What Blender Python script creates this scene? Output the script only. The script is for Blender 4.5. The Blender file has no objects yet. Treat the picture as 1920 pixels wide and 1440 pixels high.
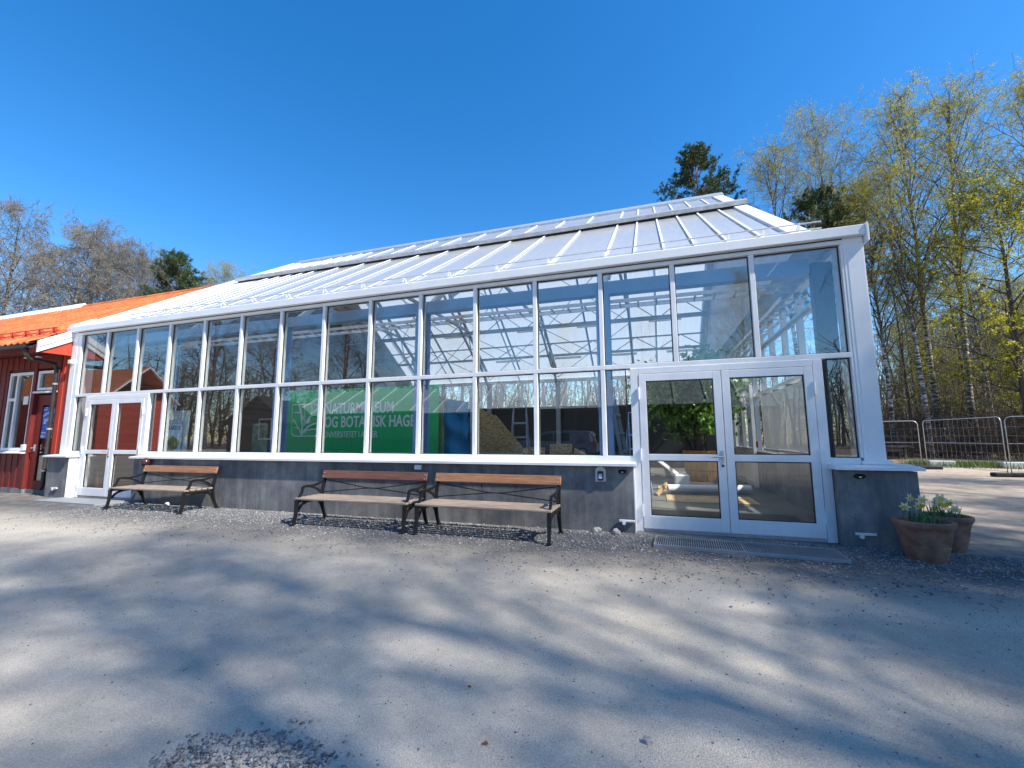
import bpy, bmesh, math, random
import numpy as np
from mathutils import Vector, Matrix

R = math.radians
sc = bpy.context.scene
COL = sc.collection

# ------------------------------------------------------------------ camera
CAM = (-2.3302, -6.2792, 1.2568)
YAW, PITCH, ROLL = -0.3160, 0.1237, -0.0039
cam_d = bpy.data.cameras.new('camera')
cam = bpy.data.objects.new('camera', cam_d)
COL.objects.link(cam)
_f = Vector((math.sin(YAW) * math.cos(PITCH), math.cos(YAW) * math.cos(PITCH), math.sin(PITCH)))
_r = Vector((math.cos(YAW), -math.sin(YAW), 0))
_u = _r.cross(_f)
_r2 = _r * math.cos(ROLL) + _u * math.sin(ROLL)
_u2 = -_r * math.sin(ROLL) + _u * math.cos(ROLL)
_m = Matrix((_r2, _u2, -_f)).transposed().to_4x4()
_m.translation = Vector(CAM)
cam.matrix_world = _m
cam_d.sensor_width = 36.0
cam_d.sensor_fit = 'HORIZONTAL'
cam_d.lens = 809.5 / 1920.0 * 36.0
cam_d.clip_start = 0.05
cam_d.clip_end = 2000
sc.camera = cam

# ------------------------------------------------------------------ light
SUN_DIR = Vector((0.93, -0.235, 1.0)).normalized()
sun_el = math.asin(SUN_DIR.z)
sun_az = math.atan2(SUN_DIR.x, SUN_DIR.y)
wd = bpy.data.worlds.new('World')
sc.world = wd
wd.use_nodes = True
wn = wd.node_tree.nodes
wl = wd.node_tree.links
wn.clear()
sky = wn.new('ShaderNodeTexSky')
sky.sky_type = 'NISHITA'
sky.sun_disc = False
sky.sun_elevation = sun_el
sky.sun_rotation = sun_az
sky.altitude = 50
sky.air_density = 1.0
sky.dust_density = 0.3
sky.ozone_density = 2.2
hs = wn.new('ShaderNodeHueSaturation')
hs.inputs['Saturation'].default_value = 1.39
hs.inputs['Hue'].default_value = .502
bg = wn.new('ShaderNodeBackground')
bg.inputs['Strength'].default_value = 0.15
wo = wn.new('ShaderNodeOutputWorld')
wl.new(sky.outputs[0], hs.inputs['Color'])
wl.new(hs.outputs[0], bg.inputs[0])
wl.new(bg.outputs[0], wo.inputs[0])

sun_d = bpy.data.lights.new('sun', 'SUN')
sun_d.energy = 5.0
sun_d.angle = R(1.0)
sun_d.color = (1.0, 0.955, 0.88)
sun = bpy.data.objects.new('sun', sun_d)
COL.objects.link(sun)
sun.rotation_euler = SUN_DIR.to_track_quat('Z', 'Y').to_euler()
sun.location = (20, -5, 25)

sc.view_settings.view_transform = 'Standard'
sc.view_settings.look = 'None'
sc.view_settings.exposure = 0.78
sc.view_settings.gamma = 1.0
sc.view_settings.use_curve_mapping = False
sc.render.engine = 'CYCLES'
sc.cycles.use_denoising = True
sc.cycles.max_bounces = 8
sc.cycles.diffuse_bounces = 4
sc.cycles.glossy_bounces = 4
sc.cycles.transmission_bounces = 6
sc.cycles.transparent_max_bounces = 24
sc.cycles.sample_clamp_indirect = 6.0
sc.cycles.caustics_reflective = False
sc.cycles.caustics_refractive = False

# ------------------------------------------------------------------ helpers
ORG = {}


def tag(o, label=None, cat=None, group=None, kind=None):
    if label: o['label'] = label
    if cat: o['category'] = cat
    if group: o['group'] = group
    if kind: o['kind'] = kind
    return o


def empty(name, loc=(0, 0, 0), label=None, cat=None, group=None):
    o = bpy.data.objects.new(name, None)
    o.empty_display_size = 0.2
    COL.objects.link(o)
    o.location = loc
    ORG[o.name] = Vector(loc)
    return tag(o, label, cat, group)


def link(name, me, parent=None, loc=None):
    o = bpy.data.objects.new(name, me)
    COL.objects.link(o)
    if parent is not None:
        o.parent = parent
        ORG[o.name] = ORG[parent.name]
    else:
        ORG[o.name] = Vector(loc) if loc is not None else Vector((0, 0, 0))
        if loc is not None: o.location = loc
    return o


class MB:
    """collects boxes, beams, tubes, lathes; build() links them as ONE mesh object"""

    def __init__(s):
        s.v, s.f, s.mi, s.cur = [], [], [], 0

    def add(s, vs, fs):
        b = len(s.v)
        s.v.extend(vs)
        for q in fs:
            s.f.append([i + b for i in q])
            s.mi.append(s.cur)
        return s

    def box(s, x0, x1, y0, y1, z0, z1):
        vs = [(x0, y0, z0), (x1, y0, z0), (x1, y1, z0), (x0, y1, z0), (x0, y0, z1), (x1, y0, z1), (x1, y1, z1), (x0, y1, z1)]
        return s.add(vs, [(3, 2, 1, 0), (4, 5, 6, 7), (0, 1, 5, 4), (1, 2, 6, 5), (2, 3, 7, 6), (3, 0, 4, 7)])

    def bbox(s, x0, x1, y0, y1, z0, z1, b=0.004):
        """box with chamfered edges"""
        bm = bmesh.new()
        bmesh.ops.create_cube(bm, size=1)
        for v in bm.verts:
            v.co = Vector((x0 + (v.co.x + .5) * (x1 - x0), y0 + (v.co.y + .5) * (y1 - y0), z0 + (v.co.z + .5) * (z1 - z0)))
        bmesh.ops.bevel(bm, geom=bm.edges[:], offset=b, segments=1, affect='EDGES')
        bm.verts.index_update()
        s.add([tuple(v.co) for v in bm.verts], [[v.index for v in f.verts] for f in bm.faces])
        bm.free()
        return s

    def beam(s, p, q, w, h, up=(0, 0, 1)):
        p, q = Vector(p), Vector(q)
        d = (q - p).normalized()
        up = Vector(up)
        if abs(d.dot(up)) > .98: up = Vector((0, 1, 0))
        a = d.cross(up).normalized() * (w / 2)
        b = a.cross(d).normalized() * (h / 2)
        vs = [tuple(p - a - b), tuple(p + a - b), tuple(p + a + b), tuple(p - a + b), tuple(q - a - b), tuple(q + a - b), tuple(q + a + b), tuple(q - a + b)]
        return s.add(vs, [(0, 1, 2, 3), (7, 6, 5, 4), (0, 4, 5, 1), (1, 5, 6, 2), (2, 6, 7, 3), (3, 7, 4, 0)])

    def tube(s, pts, r, n=8, caps=True):
        pts = [Vector(p) for p in pts]
        rs = r if isinstance(r, (list, tuple)) else [r] * len(pts)
        ref = None
        vs, fs = [], []
        for i, p in enumerate(pts):
            t = (pts[min(i + 1, len(pts) - 1)] - pts[max(i - 1, 0)]).normalized()
            if ref is None:
                ref = Vector((0, 0, 1)) if abs(t.z) < .9 else Vector((1, 0, 0))
                a = t.cross(ref).normalized()
            else:
                a = (a - t * a.dot(t)).normalized()
            b = t.cross(a)
            for k in range(n):
                an = 2 * math.pi * k / n
                vs.append(tuple(p + (a * math.cos(an) + b * math.sin(an)) * rs[i]))
        for i in range(len(pts) - 1):
            for k in range(n):
                k2 = (k + 1) % n
                fs.append((i * n + k, i * n + k2, (i + 1) * n + k2, (i + 1) * n + k))
        if caps:
            fs.append(tuple(range(n - 1, -1, -1)))
            fs.append(tuple((len(pts) - 1) * n + k for k in range(n)))
        return s.add(vs, fs)

    def lathe(s, prof, c=(0, 0, 0), n=28, axis='Z'):
        vs, fs = [], []
        for (r, z) in prof:
            for k in range(n):
                an = 2 * math.pi * k / n
                if axis == 'Z': vs.append((c[0] + r * math.cos(an), c[1] + r * math.sin(an), c[2] + z))
                elif axis == 'Y': vs.append((c[0] + r * math.cos(an), c[1] + z, c[2] - r * math.sin(an)))
                else: vs.append((c[0] + z, c[1] + r * math.cos(an), c[2] + r * math.sin(an)))
        for i in range(len(prof) - 1):
            for k in range(n):
                k2 = (k + 1) % n
                fs.append((i * n + k, i * n + k2, (i + 1) * n + k2, (i + 1) * n + k))
        return s.add(vs, fs)

    def poly(s, pts):
        return s.add([tuple(p) for p in pts], [tuple(range(len(pts)))])

    def prism(s, pts, d):
        """closed polygon extruded by vector d"""
        n = len(pts)
        d = Vector(d)
        vs = [tuple(p) for p in pts] + [tuple(Vector(p) + d) for p in pts]
        fs = [tuple(range(n - 1, -1, -1)), tuple(range(n, 2 * n))]
        for i in range(n):
            j = (i + 1) % n
            fs.append((i, j, n + j, n + i))
        return s.add(vs, fs)

    def build(s, name, mats, parent=None, loc=None, smooth=False, kind=None):
        if not isinstance(mats, (list, tuple)): mats = [mats]
        me = bpy.data.meshes.new(name)
        o0 = ORG[parent.name] if parent is not None else Vector(loc if loc is not None else (0, 0, 0))
        me.from_pydata([(x - o0.x, y - o0.y, z - o0.z) for x, y, z in s.v], [], s.f)
        for m in mats: me.materials.append(m)
        if len(mats) > 1: me.polygons.foreach_set('material_index', s.mi)
        if smooth:
            me.polygons.foreach_set('use_smooth', [True] * len(me.polygons))
        me.update()
        if smooth == 'auto':
            try: me.set_sharp_from_angle(angle=R(40))
            except Exception: pass
        o = link(name, me, parent, loc)
        if kind: o['kind'] = kind
        return o


def copy_tree(o, parent=None):
    c = o.copy()
    COL.objects.link(c)
    if parent is not None: c.parent = parent
    for ch in list(o.children): copy_tree(ch, c)
    return c


def np_mesh(name, V, Q, T=None, mats=(), qi=None, ti=None, smooth=False):
    """fast mesh from numpy quads and triangles"""
    me = bpy.data.meshes.new(name)
    V = np.asarray(V, dtype=np.float32)
    nq = 0 if Q is None else len(Q)
    nt = 0 if T is None else len(T)
    me.vertices.add(len(V))
    me.vertices.foreach_set('co', V.ravel())
    loops = []
    if nq: loops.append(np.asarray(Q, dtype=np.int32).ravel())
    if nt: loops.append(np.asarray(T, dtype=np.int32).ravel())
    L = np.concatenate(loops)
    me.loops.add(len(L))
    me.loops.foreach_set('vertex_index', L)
    me.polygons.add(nq + nt)
    st = np.concatenate([np.arange(nq) * 4, nq * 4 + np.arange(nt) * 3]).astype(np.int32)
    me.polygons.foreach_set('loop_start', st)
    mi = np.zeros(nq + nt, dtype=np.int32)
    if qi is not None: mi[:nq] = qi
    if ti is not None: mi[nq:] = ti
    me.polygons.foreach_set('material_index', mi)
    if smooth: me.polygons.foreach_set('use_smooth', np.ones(nq + nt, dtype=bool))
    for m in mats: me.materials.append(m)
    me.update(calc_edges=True)
    me.validate()
    return me


# ------------------------------------------------------------------ materials
def nt(name):
    m = bpy.data.materials.new(name)
    m.use_nodes = True
    n = m.node_tree.nodes
    n.clear()
    return m, n, m.node_tree.links


def coord(n, l, scale=(1, 1, 1), kind='Object'):
    tc = n.new('ShaderNodeTexCoord')
    mp = n.new('ShaderNodeMapping')
    mp.inputs['Scale'].default_value = scale
    l.new(tc.outputs[kind], mp.inputs['Vector'])
    return mp.outputs[0]


def noise(n, l, vec, scale, detail=4, rough=.55):
    t = n.new('ShaderNodeTexNoise')
    t.inputs['Scale'].default_value = scale
    t.inputs['Detail'].default_value = detail
    t.inputs['Roughness'].default_value = rough
    l.new(vec, t.inputs['Vector'])
    return t.outputs['Fac']


def ramp(n, l, fac, stops, interp='LINEAR'):
    r = n.new('ShaderNodeValToRGB')
    r.color_ramp.interpolation = interp
    e = r.color_ramp.elements
    while len(e) > 1: e.remove(e[0])
    e[0].position = stops[0][0]
    e[0].color = c4(stops[0][1])
    for p, c in stops[1:]:
        x = e.new(p)
        x.color = c4(c)
    l.new(fac, r.inputs[0])
    return r.outputs[0]


def c4(c):
    if isinstance(c, (int, float)): return (c, c, c, 1)
    return (c[0], c[1], c[2], 1)


def mix(n, l, fac, a, b, mode='MIX'):
    m = n.new('ShaderNodeMix')
    m.data_type = 'RGBA'
    m.blend_type = mode
    for sock, v in ((m.inputs['Factor'], fac), (m.inputs[6], a), (m.inputs[7], b)):
        if isinstance(v, (int, float)): sock.default_value = v if sock.type == 'VALUE' else c4(v)
        elif isinstance(v, tuple): sock.default_value = c4(v)
        else: l.new(v, sock)
    return m.outputs[2]


def math_(n, l, op, a, b=None):
    m = n.new('ShaderNodeMath')
    m.operation = op
    for i, v in enumerate((a, b)):
        if v is None: continue
        if isinstance(v, (int, float)): m.inputs[i].default_value = v
        else: l.new(v, m.inputs[i])
    return m.outputs[0]


def pm(name, c1, c2=None, scale=6, rough=.6, bump=0.0, metallic=0.0, stretch=(1, 1, 1), bscale=None, spec=.5, detail=5, rvar=.1):
    """principled with two colours mixed by noise and optional fine relief"""
    m, n, l = nt(name)
    p = n.new('ShaderNodeBsdfPrincipled')
    o = n.new('ShaderNodeOutputMaterial')
    l.new(p.outputs[0], o.inputs[0])
    v = coord(n, l, stretch)
    f = noise(n, l, v, scale, detail, .62)
    l.new(ramp(n, l, f, [(.32, c1), (.68, c2 if c2 is not None else c1)]), p.inputs['Base Color'])
    f2 = noise(n, l, v, scale * 2.3, 3)
    r = n.new('ShaderNodeMapRange')
    r.inputs[3].default_value = max(.02, rough - rvar)
    r.inputs[4].default_value = min(1, rough + rvar)
    l.new(f2, r.inputs[0])
    l.new(r.outputs[0], p.inputs['Roughness'])
    p.inputs['Metallic'].default_value = metallic
    p.inputs['Specular IOR Level'].default_value = spec
    if bump:
        b = n.new('ShaderNodeBump')
        b.inputs['Strength'].default_value = bump
        b.inputs['Distance'].default_value = .01
        l.new(noise(n, l, v, bscale or scale * 4, 6, .65), b.inputs['Height'])
        l.new(b.outputs[0], p.inputs['Normal'])
    return m


def glass_mat(name, r0=.055, tint=(.93, .96, .95), rough=.0, wob=0.0):
    m, n, l = nt(name)
    o = n.new('ShaderNodeOutputMaterial')
    t = n.new('ShaderNodeBsdfTransparent')
    t.inputs[0].default_value = c4(tint)
    g = n.new('ShaderNodeBsdfGlossy')
    g.inputs['Roughness'].default_value = rough
    g.inputs['Color'].default_value = (1, 1, 1, 1)
    lw = n.new('ShaderNodeLayerWeight')
    lw.inputs['Blend'].default_value = .5
    p5 = math_(n, l, 'POWER', lw.outputs['Facing'], 5.0)
    f = math_(n, l, 'ADD', math_(n, l, 'MULTIPLY', p5, 1 - r0), r0)
    ms = n.new('ShaderNodeMixShader')
    l.new(f, ms.inputs[0])
    l.new(t.outputs[0], ms.inputs[1])
    l.new(g.outputs[0], ms.inputs[2])
    l.new(ms.outputs[0], o.inputs[0])
    if wob:
        b = n.new('ShaderNodeBump')
        b.inputs['Strength'].default_value = wob
        b.inputs['Distance'].default_value = .02
        l.new(noise(n, l, coord(n, l), 1.1, 1), b.inputs['Height'])
        l.new(b.outputs[0], g.inputs['Normal'])
    return m


def leaf_mat(name, c1, c2, trans=.45, scale=.9, rough=.5):
    m, n, l = nt(name)
    o = n.new('ShaderNodeOutputMaterial')
    v = coord(n, l)
    g = n.new('ShaderNodeNewGeometry')
    rnd = g.outputs['Random Per Island']
    f = noise(n, l, v, scale, 2)
    f = math_(n, l, 'ADD', math_(n, l, 'MULTIPLY', f, .55), math_(n, l, 'MULTIPLY', rnd, .45))
    col = ramp(n, l, f, [(.25, c1), (.75, c2)])
    p = n.new('ShaderNodeBsdfPrincipled')
    p.inputs['Roughness'].default_value = rough
    l.new(col, p.inputs['Base Color'])
    t = n.new('ShaderNodeBsdfTranslucent')
    l.new(col, t.inputs[0])
    ms = n.new('ShaderNodeMixShader')
    ms.inputs[0].default_value = trans
    l.new(p.outputs[0], ms.inputs[1])
    l.new(t.outputs[0], ms.inputs[2])
    l.new(ms.outputs[0], o.inputs[0])
    return m


M = {}
M['white'] = pm('white_paint', (.73, .74, .75), (.85, .85, .85), 2.5, .34, 0, spec=.5)
M['white_metal'] = pm('white_sheet_metal', (.76, .77, .78), (.84, .84, .84), 2, .42, .05, bscale=3)
M['steel'] = pm('galvanised_steel', (.42, .44, .46), (.58, .60, .62), 9, .42, .05, .55)
M['steel_paint'] = pm('pale_steel_paint', (.23, .27, .33), (.30, .34, .40), 3, .4, 0)
M['sky_tinted_steel'] = pm('sky_blue_tinted_steel', (.20, .34, .60), (.25, .40, .66), 3, .4, 0)  # pale steel with the blue sky's reflection mixed into its colour
M['dark_frame'] = pm('dark_gasket', (.02, .02, .022), (.03, .03, .03), 5, .5)
M['black'] = pm('black_plastic', (.012, .012, .014), (.02, .02, .022), 5, .35)
M['iron'] = pm('black_cast_iron', (.010, .010, .012), (.022, .021, .021), 14, .42, .25, .3, bscale=60)
M['seat_wood'] = pm('weathered_seat_wood', (.22, .165, .12), (.38, .30, .235), 4, .7, .3, stretch=(1.2, 14, 14), bscale=9)
M['back_wood'] = pm('oiled_backrest_wood', (.22, .095, .042), (.38, .19, .09), 3, .5, .2, stretch=(1.2, 14, 14), bscale=9)
M['back_wood_dark'] = pm('dark_backrest_wood', (.10, .042, .028), (.19, .085, .05), 3, .5, .2, stretch=(1.2, 14, 14), bscale=9)
M['terracotta'] = pm('weathered_terracotta', (.16, .068, .04), (.36, .20, .135), 7, .8, .4, bscale=40, detail=8)
M['soil'] = pm('soil', (.02, .013, .009), (.05, .035, .025), 30, .95, .8)
M['red'] = pm('shaded_red_timber', (.12, .009, .008), (.17, .015, .011), 4, .6, .15, stretch=(3, 3, .6), bscale=30)  # house red darkened, with the shade under the eave in the colour
M['red_sunlit'] = pm('sunlit_red_timber', (.42, .045, .022), (.50, .06, .03), 4, .55, .12, stretch=(3, 3, .6), bscale=30)  # the same house red kept brighter, as boards in sun
M['tile'] = None

M['tile_dark'] = pm('dark_gutter_metal', (.03, .024, .022), (.05, .042, .038), 6, .45, 0, .2)
M['concrete_in'] = pm('concrete_floor', (.11, .105, .095), (.19, .18, .165), 1.6, .55, .1, bscale=20)
M['ply'] = pm('plywood_sheet', (.42, .28, .13), (.58, .42, .22), 2, .6, .1, stretch=(6, 1, 1))
M['tarp'] = pm('blue_tarpaulin', (.006, .17, .38), (.012, .26, .50), 3, .35, .35, bscale=6)
M['green'] = pm('green_banner_sheet', (.010, .52, .15), (.014, .60, .18), 1.2, .45, .08, bscale=2)
M['banner_white'] = pm('white_print', (.84, .88, .88), (.86, .90, .90), 2, .6)
M['dark_wall'] = pm('dark_board_wall', (.075, .052, .04), (.15, .105, .08), 2, .7, .1, stretch=(1, .3, 5))
M['grey_board'] = pm('pale_wall_board', (.76, .76, .73), (.84, .84, .81), 1.5, .6)
M['planter_wood'] = pm('planter_timber', (.36, .17, .055), (.52, .28, .11), 3, .6, .2, stretch=(8, 8, 1))
M['osb'] = None
M['glass'] = glass_mat('window_glass', .095, (.95, .97, .96), 0.0, .004)
M['glass_clear'] = glass_mat('door_glass', .045, (.97, .98, .975))
M['glass_old'] = glass_mat('house_window_glass', .12, (.55, .60, .60), 0, .006)
M['tube_light'] = pm('white_tube_lamp', (.85, .86, .86), (.9, .9, .9), 3, .3)
M['screen'] = pm('pale_screen', (.35, .45, .60), (.42, .52, .68), 3, .25)
M['yellow_petal'] = leaf_mat('yellow_petal', (.75, .52, .03), (.85, .66, .08), .3)
M['cream_petal'] = leaf_mat('cream_petal', (.85, .80, .45), (.92, .90, .70), .35)
M['daff_leaf'] = leaf_mat('daffodil_leaf', (.06, .16, .05), (.12, .26, .08), .3)
M['birch_leaf'] = leaf_mat('young_birch_leaf', (.34, .33, .028), (.60, .54, .075), .5)
M['birch_leaf_pale'] = leaf_mat('pale_catkin_leaf', (.20, .18, .07), (.36, .33, .13), .4)
M['maple_leaf'] = leaf_mat('yellow_green_leaf', (.30, .30, .015), (.60, .55, .05), .5)
M['pine_needle'] = leaf_mat('pine_needle', (.022, .055, .018), (.07, .125, .035), .12)
M['ficus_leaf'] = leaf_mat('glossy_dark_leaf', (.04, .12, .025), (.26, .44, .08), .4, 2.2, .35)
M['grass'] = leaf_mat('grass_blade', (.05, .10, .018), (.14, .20, .04), .3)
M['dry_leaf'] = leaf_mat('dry_leaf', (.20, .06, .02), (.40, .15, .05), .2)
M['twig'] = pm('twig_bark', (.05, .032, .02), (.11, .075, .05), 3, .8)
M['twig_grey'] = pm('grey_twig_bark', (.12, .10, .08), (.23, .205, .17), 3, .8)
M['brown_bark'] = pm('brown_bark', (.05, .038, .03), (.13, .10, .08), 5, .9, .6, stretch=(3, 3, .6), bscale=9)
M['pine_bark'] = pm('pine_bark', (.10, .05, .03), (.30, .14, .07), 4, .9, .6, bscale=9)
M['stone'] = None


def m_birch_bark():
    m, n, l = nt('birch_bark')
    p = n.new('ShaderNodeBsdfPrincipled')
    o = n.new('ShaderNodeOutputMaterial')
    l.new(p.outputs[0], o.inputs[0])
    v = coord(n, l, (1.6, 1.6, 7))
    f = noise(n, l, v, 1.5, 5, .65)
    col = ramp(n, l, f, [(.42, (.03, .026, .024)), (.51, (.13, .118, .105)), (.57, (.46, .44, .42)), (.8, (.62, .60, .58))])
    # rough dark bark low on the stem
    tc = n.new('ShaderNodeTexCoord')
    sx = n.new('ShaderNodeSeparateXYZ')
    l.new(tc.outputs['Object'], sx.inputs[0])
    low = n.new('ShaderNodeMapRange')
    low.inputs[1].default_value = 0.3
    low.inputs[2].default_value = 4.5
    low.inputs[3].default_value = .8
    low.inputs[4].default_value = 0
    l.new(sx.outputs[2], low.inputs[0])
    f2 = noise(n, l, coord(n, l, (3, 3, .8)), 3, 4)
    lowf = math_(n, l, 'MULTIPLY', low.outputs[0], ramp(n, l, f2, [(.35, 0.15), (.6, 1.0)]))
    l.new(mix(n, l, lowf, col, (.075, .062, .052)), p.inputs['Base Color'])
    p.inputs['Roughness'].default_value = .75
    b = n.new('ShaderNodeBump')
    b.inputs['Strength'].default_value = .5
    b.inputs['Distance'].default_value = .02
    l.new(f, b.inputs['Height'])
    l.new(b.outputs[0], p.inputs['Normal'])
    return m


M['birch_bark'] = m_birch_bark()


def m_osb():
    m, n, l = nt('chipboard')
    p = n.new('ShaderNodeBsdfPrincipled')
    o = n.new('ShaderNodeOutputMaterial')
    l.new(p.outputs[0], o.inputs[0])
    vo = n.new('ShaderNodeTexVoronoi')
    vo.inputs['Scale'].default_value = 22
    l.new(coord(n, l, (1, 1, 1.8)), vo.inputs['Vector'])
    l.new(ramp(n, l, vo.outputs['Color'], [(.1, (.30, .17, .06)), (.5, (.48, .31, .13)), (.9, (.60, .43, .22))]), p.inputs['Base Color'])
    p.inputs['Roughness'].default_value = .65
    return m


M['osb'] = m_osb()


def m_concrete():
    m, n, l = nt('cast_concrete')
    p = n.new('ShaderNodeBsdfPrincipled')
    o = n.new('ShaderNodeOutputMaterial')
    l.new(p.outputs[0], o.inputs[0])
    tc = n.new('ShaderNodeTexCoord')
    v = coord(n, l)
    big = noise(n, l, v, 1.7, 8, .68)
    streak = noise(n, l, coord(n, l, (5.5, 5.5, .35)), 1.6, 6, .7)
    fine = noise(n, l, v, 55, 4, .7)
    a = ramp(n, l, big, [(.36, (.125, .13, .14)), (.5, (.195, .195, .195)), (.64, (.29, .285, .27))])
    b = mix(n, l, .55, a, ramp(n, l, streak, [(.36, .5), (.64, 1.2)]), 'MULTIPLY')
    c = mix(n, l, .35, b, ramp(n, l, fine, [(.3, .55), (.7, 1.15)]), 'MULTIPLY')
    # air holes
    vo = n.new('ShaderNodeTexVoronoi')
    vo.inputs['Scale'].default_value = 9
    l.new(v, vo.inputs['Vector'])
    hole = ramp(n, l, vo.outputs['Distance'], [(.03, 1.0), (.07, 0.0)])
    l.new(mix(n, l, hole, c, (.05, .05, .052)), p.inputs['Base Color'])
    p.inputs['Roughness'].default_value = .85
    bp = n.new('ShaderNodeBump')
    bp.inputs['Strength'].default_value = .35
    bp.inputs['Distance'].default_value = .008
    h = math_(n, l, 'SUBTRACT', math_(n, l, 'ADD', fine, streak), hole)
    l.new(h, bp.inputs['Height'])
    l.new(bp.outputs[0], p.inputs['Normal'])
    return m


M['concrete'] = m_concrete()


def m_roof_sheet():
    """twin wall polycarbonate: milky, lets daylight through"""
    m, n, l = nt('milky_roof_sheet')
    o = n.new('ShaderNodeOutputMaterial')
    v = coord(n, l, (5, .5, .5))
    f = noise(n, l, v, 2.2, 5, .6)
    col = ramp(n, l, f, [(.3, (.84, .86, .88)), (.7, (.94, .95, .95))])
    d = n.new('ShaderNodeBsdfDiffuse')
    l.new(col, d.inputs[0])
    t = n.new('ShaderNodeBsdfTranslucent')
    l.new(col, t.inputs[0])
    ms = n.new('ShaderNodeMixShader')
    ms.inputs[0].default_value = .50
    l.new(d.outputs[0], ms.inputs[1])
    l.new(t.outputs[0], ms.inputs[2])
    g = n.new('ShaderNodeBsdfGlossy')
    g.inputs['Roughness'].default_value = .16
    lw = n.new('ShaderNodeLayerWeight')
    lw.inputs['Blend'].default_value = .5
    fr = math_(n, l, 'ADD', math_(n, l, 'MULTIPLY', math_(n, l, 'POWER', lw.outputs['Facing'], 5.0), .9), .045)
    m2 = n.new('ShaderNodeMixShader')
    l.new(fr, m2.inputs[0])
    l.new(ms.outputs[0], m2.inputs[1])
    l.new(g.outputs[0], m2.inputs[2])
    l.new(m2.outputs[0], o.inputs[0])
    return m


M['sheet'] = m_roof_sheet()


def m_ground():
    m, n, l = nt('packed_gravel')
    p = n.new('ShaderNodeBsdfPrincipled')
    o = n.new('ShaderNodeOutputMaterial')
    l.new(p.outputs[0], o.inputs[0])
    tc = n.new('ShaderNodeTexCoord')
    v = coord(n, l)
    sx = n.new('ShaderNodeSeparateXYZ')
    l.new(tc.outputs['Object'], sx.inputs[0])
    big = noise(n, l, v, .35, 4, .55)
    mid = noise(n, l, v, 3.5, 5, .65)
    fine = noise(n, l, v, 130, 4, .75)
    vo = n.new('ShaderNodeTexVoronoi')
    vo.inputs['Scale'].default_value = 150
    l.new(v, vo.inputs['Vector'])
    grey = ramp(n, l, big, [(.3, (.42, .372, .308)), (.7, (.53, .478, .402))])
    # sandy earth of the yard beyond the corner
    sm = n.new('ShaderNodeMapRange')
    sm.inputs[1].default_value = -1.2
    sm.inputs[2].default_value = 2.2
    yy = math_(n, l, 'ADD', sx.outputs[1], math_(n, l, 'MULTIPLY', math_(n, l, 'SUBTRACT', mid, .5), 3.0))
    l.new(yy, sm.inputs[0])
    sand = ramp(n, l, mid, [(.3, (.40, .315, .235)), (.7, (.53, .44, .345))])
    base = mix(n, l, sm.outputs[0], grey, sand)
    # coarse dark crushed stone strip along the wall
    st = n.new('ShaderNodeMapRange')
    st.inputs[1].default_value = -2.3
    st.inputs[2].default_value = -1.1
    l.new(math_(n, l, 'ADD', sx.outputs[1], math_(n, l, 'MULTIPLY', math_(n, l, 'SUBTRACT', mid, .5), 1.6)), st.inputs[0])
    strip = math_(n, l, 'MULTIPLY', st.outputs[0], math_(n, l, 'SUBTRACT', 1.0, sm.outputs[0]))
    base = mix(n, l, math_(n, l, 'MULTIPLY', strip, .92), base, (.075, .078, .084))
    col = mix(n, l, .75, base, ramp(n, l, fine, [(.25, .5), (.75, 1.3)]), 'MULTIPLY')
    col = mix(n, l, .55, col, ramp(n, l, mid, [(.25, .66), (.75, 1.2)]), 'MULTIPLY')
    # worn wheel tracks running along the front
    trk = noise(n, l, coord(n, l, (.10, 1.3, 1)), 1.1, 3, .5)
    col = mix(n, l, .5, col, ramp(n, l, trk, [(.35, .78), (.5, 1.0), (.65, 1.12)]), 'MULTIPLY')
    peb = ramp(n, l, vo.outputs['Color'], [(.0, .55), (.5, 1.0), (1.0, 1.3)])
    col = mix(n, l, .4, col, peb, 'MULTIPLY')
    l.new(col, p.inputs['Base Color'])
    p.inputs['Roughness'].default_value = .92
    p.inputs['Specular IOR Level'].default_value = .25
    bp = n.new('ShaderNodeBump')
    bp.inputs['Strength'].default_value = .5
    bp.inputs['Distance'].default_value = .012
    h = math_(n, l, 'ADD', math_(n, l, 'MULTIPLY', fine, .6), math_(n, l, 'MULTIPLY', vo.outputs['Distance'], -.7))
    h = math_(n, l, 'ADD', h, math_(n, l, 'MULTIPLY', mid, .5))
    l.new(h, bp.inputs['Height'])
    l.new(bp.outputs[0], p.inputs['Normal'])
    return m


M['ground'] = m_ground()


def m_stone():
    m, n, l = nt('crushed_stone')
    p = n.new('ShaderNodeBsdfPrincipled')
    o = n.new('ShaderNodeOutputMaterial')
    l.new(p.outputs[0], o.inputs[0])
    g = n.new('ShaderNodeNewGeometry')
    l.new(ramp(n, l, g.outputs['Random Per Island'], [(0, (.10, .103, .11)), (.6, (.235, .24, .25)), (1, (.42, .42, .42))]), p.inputs['Base Color'])
    p.inputs['Roughness'].default_value = .85
    return m


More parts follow.
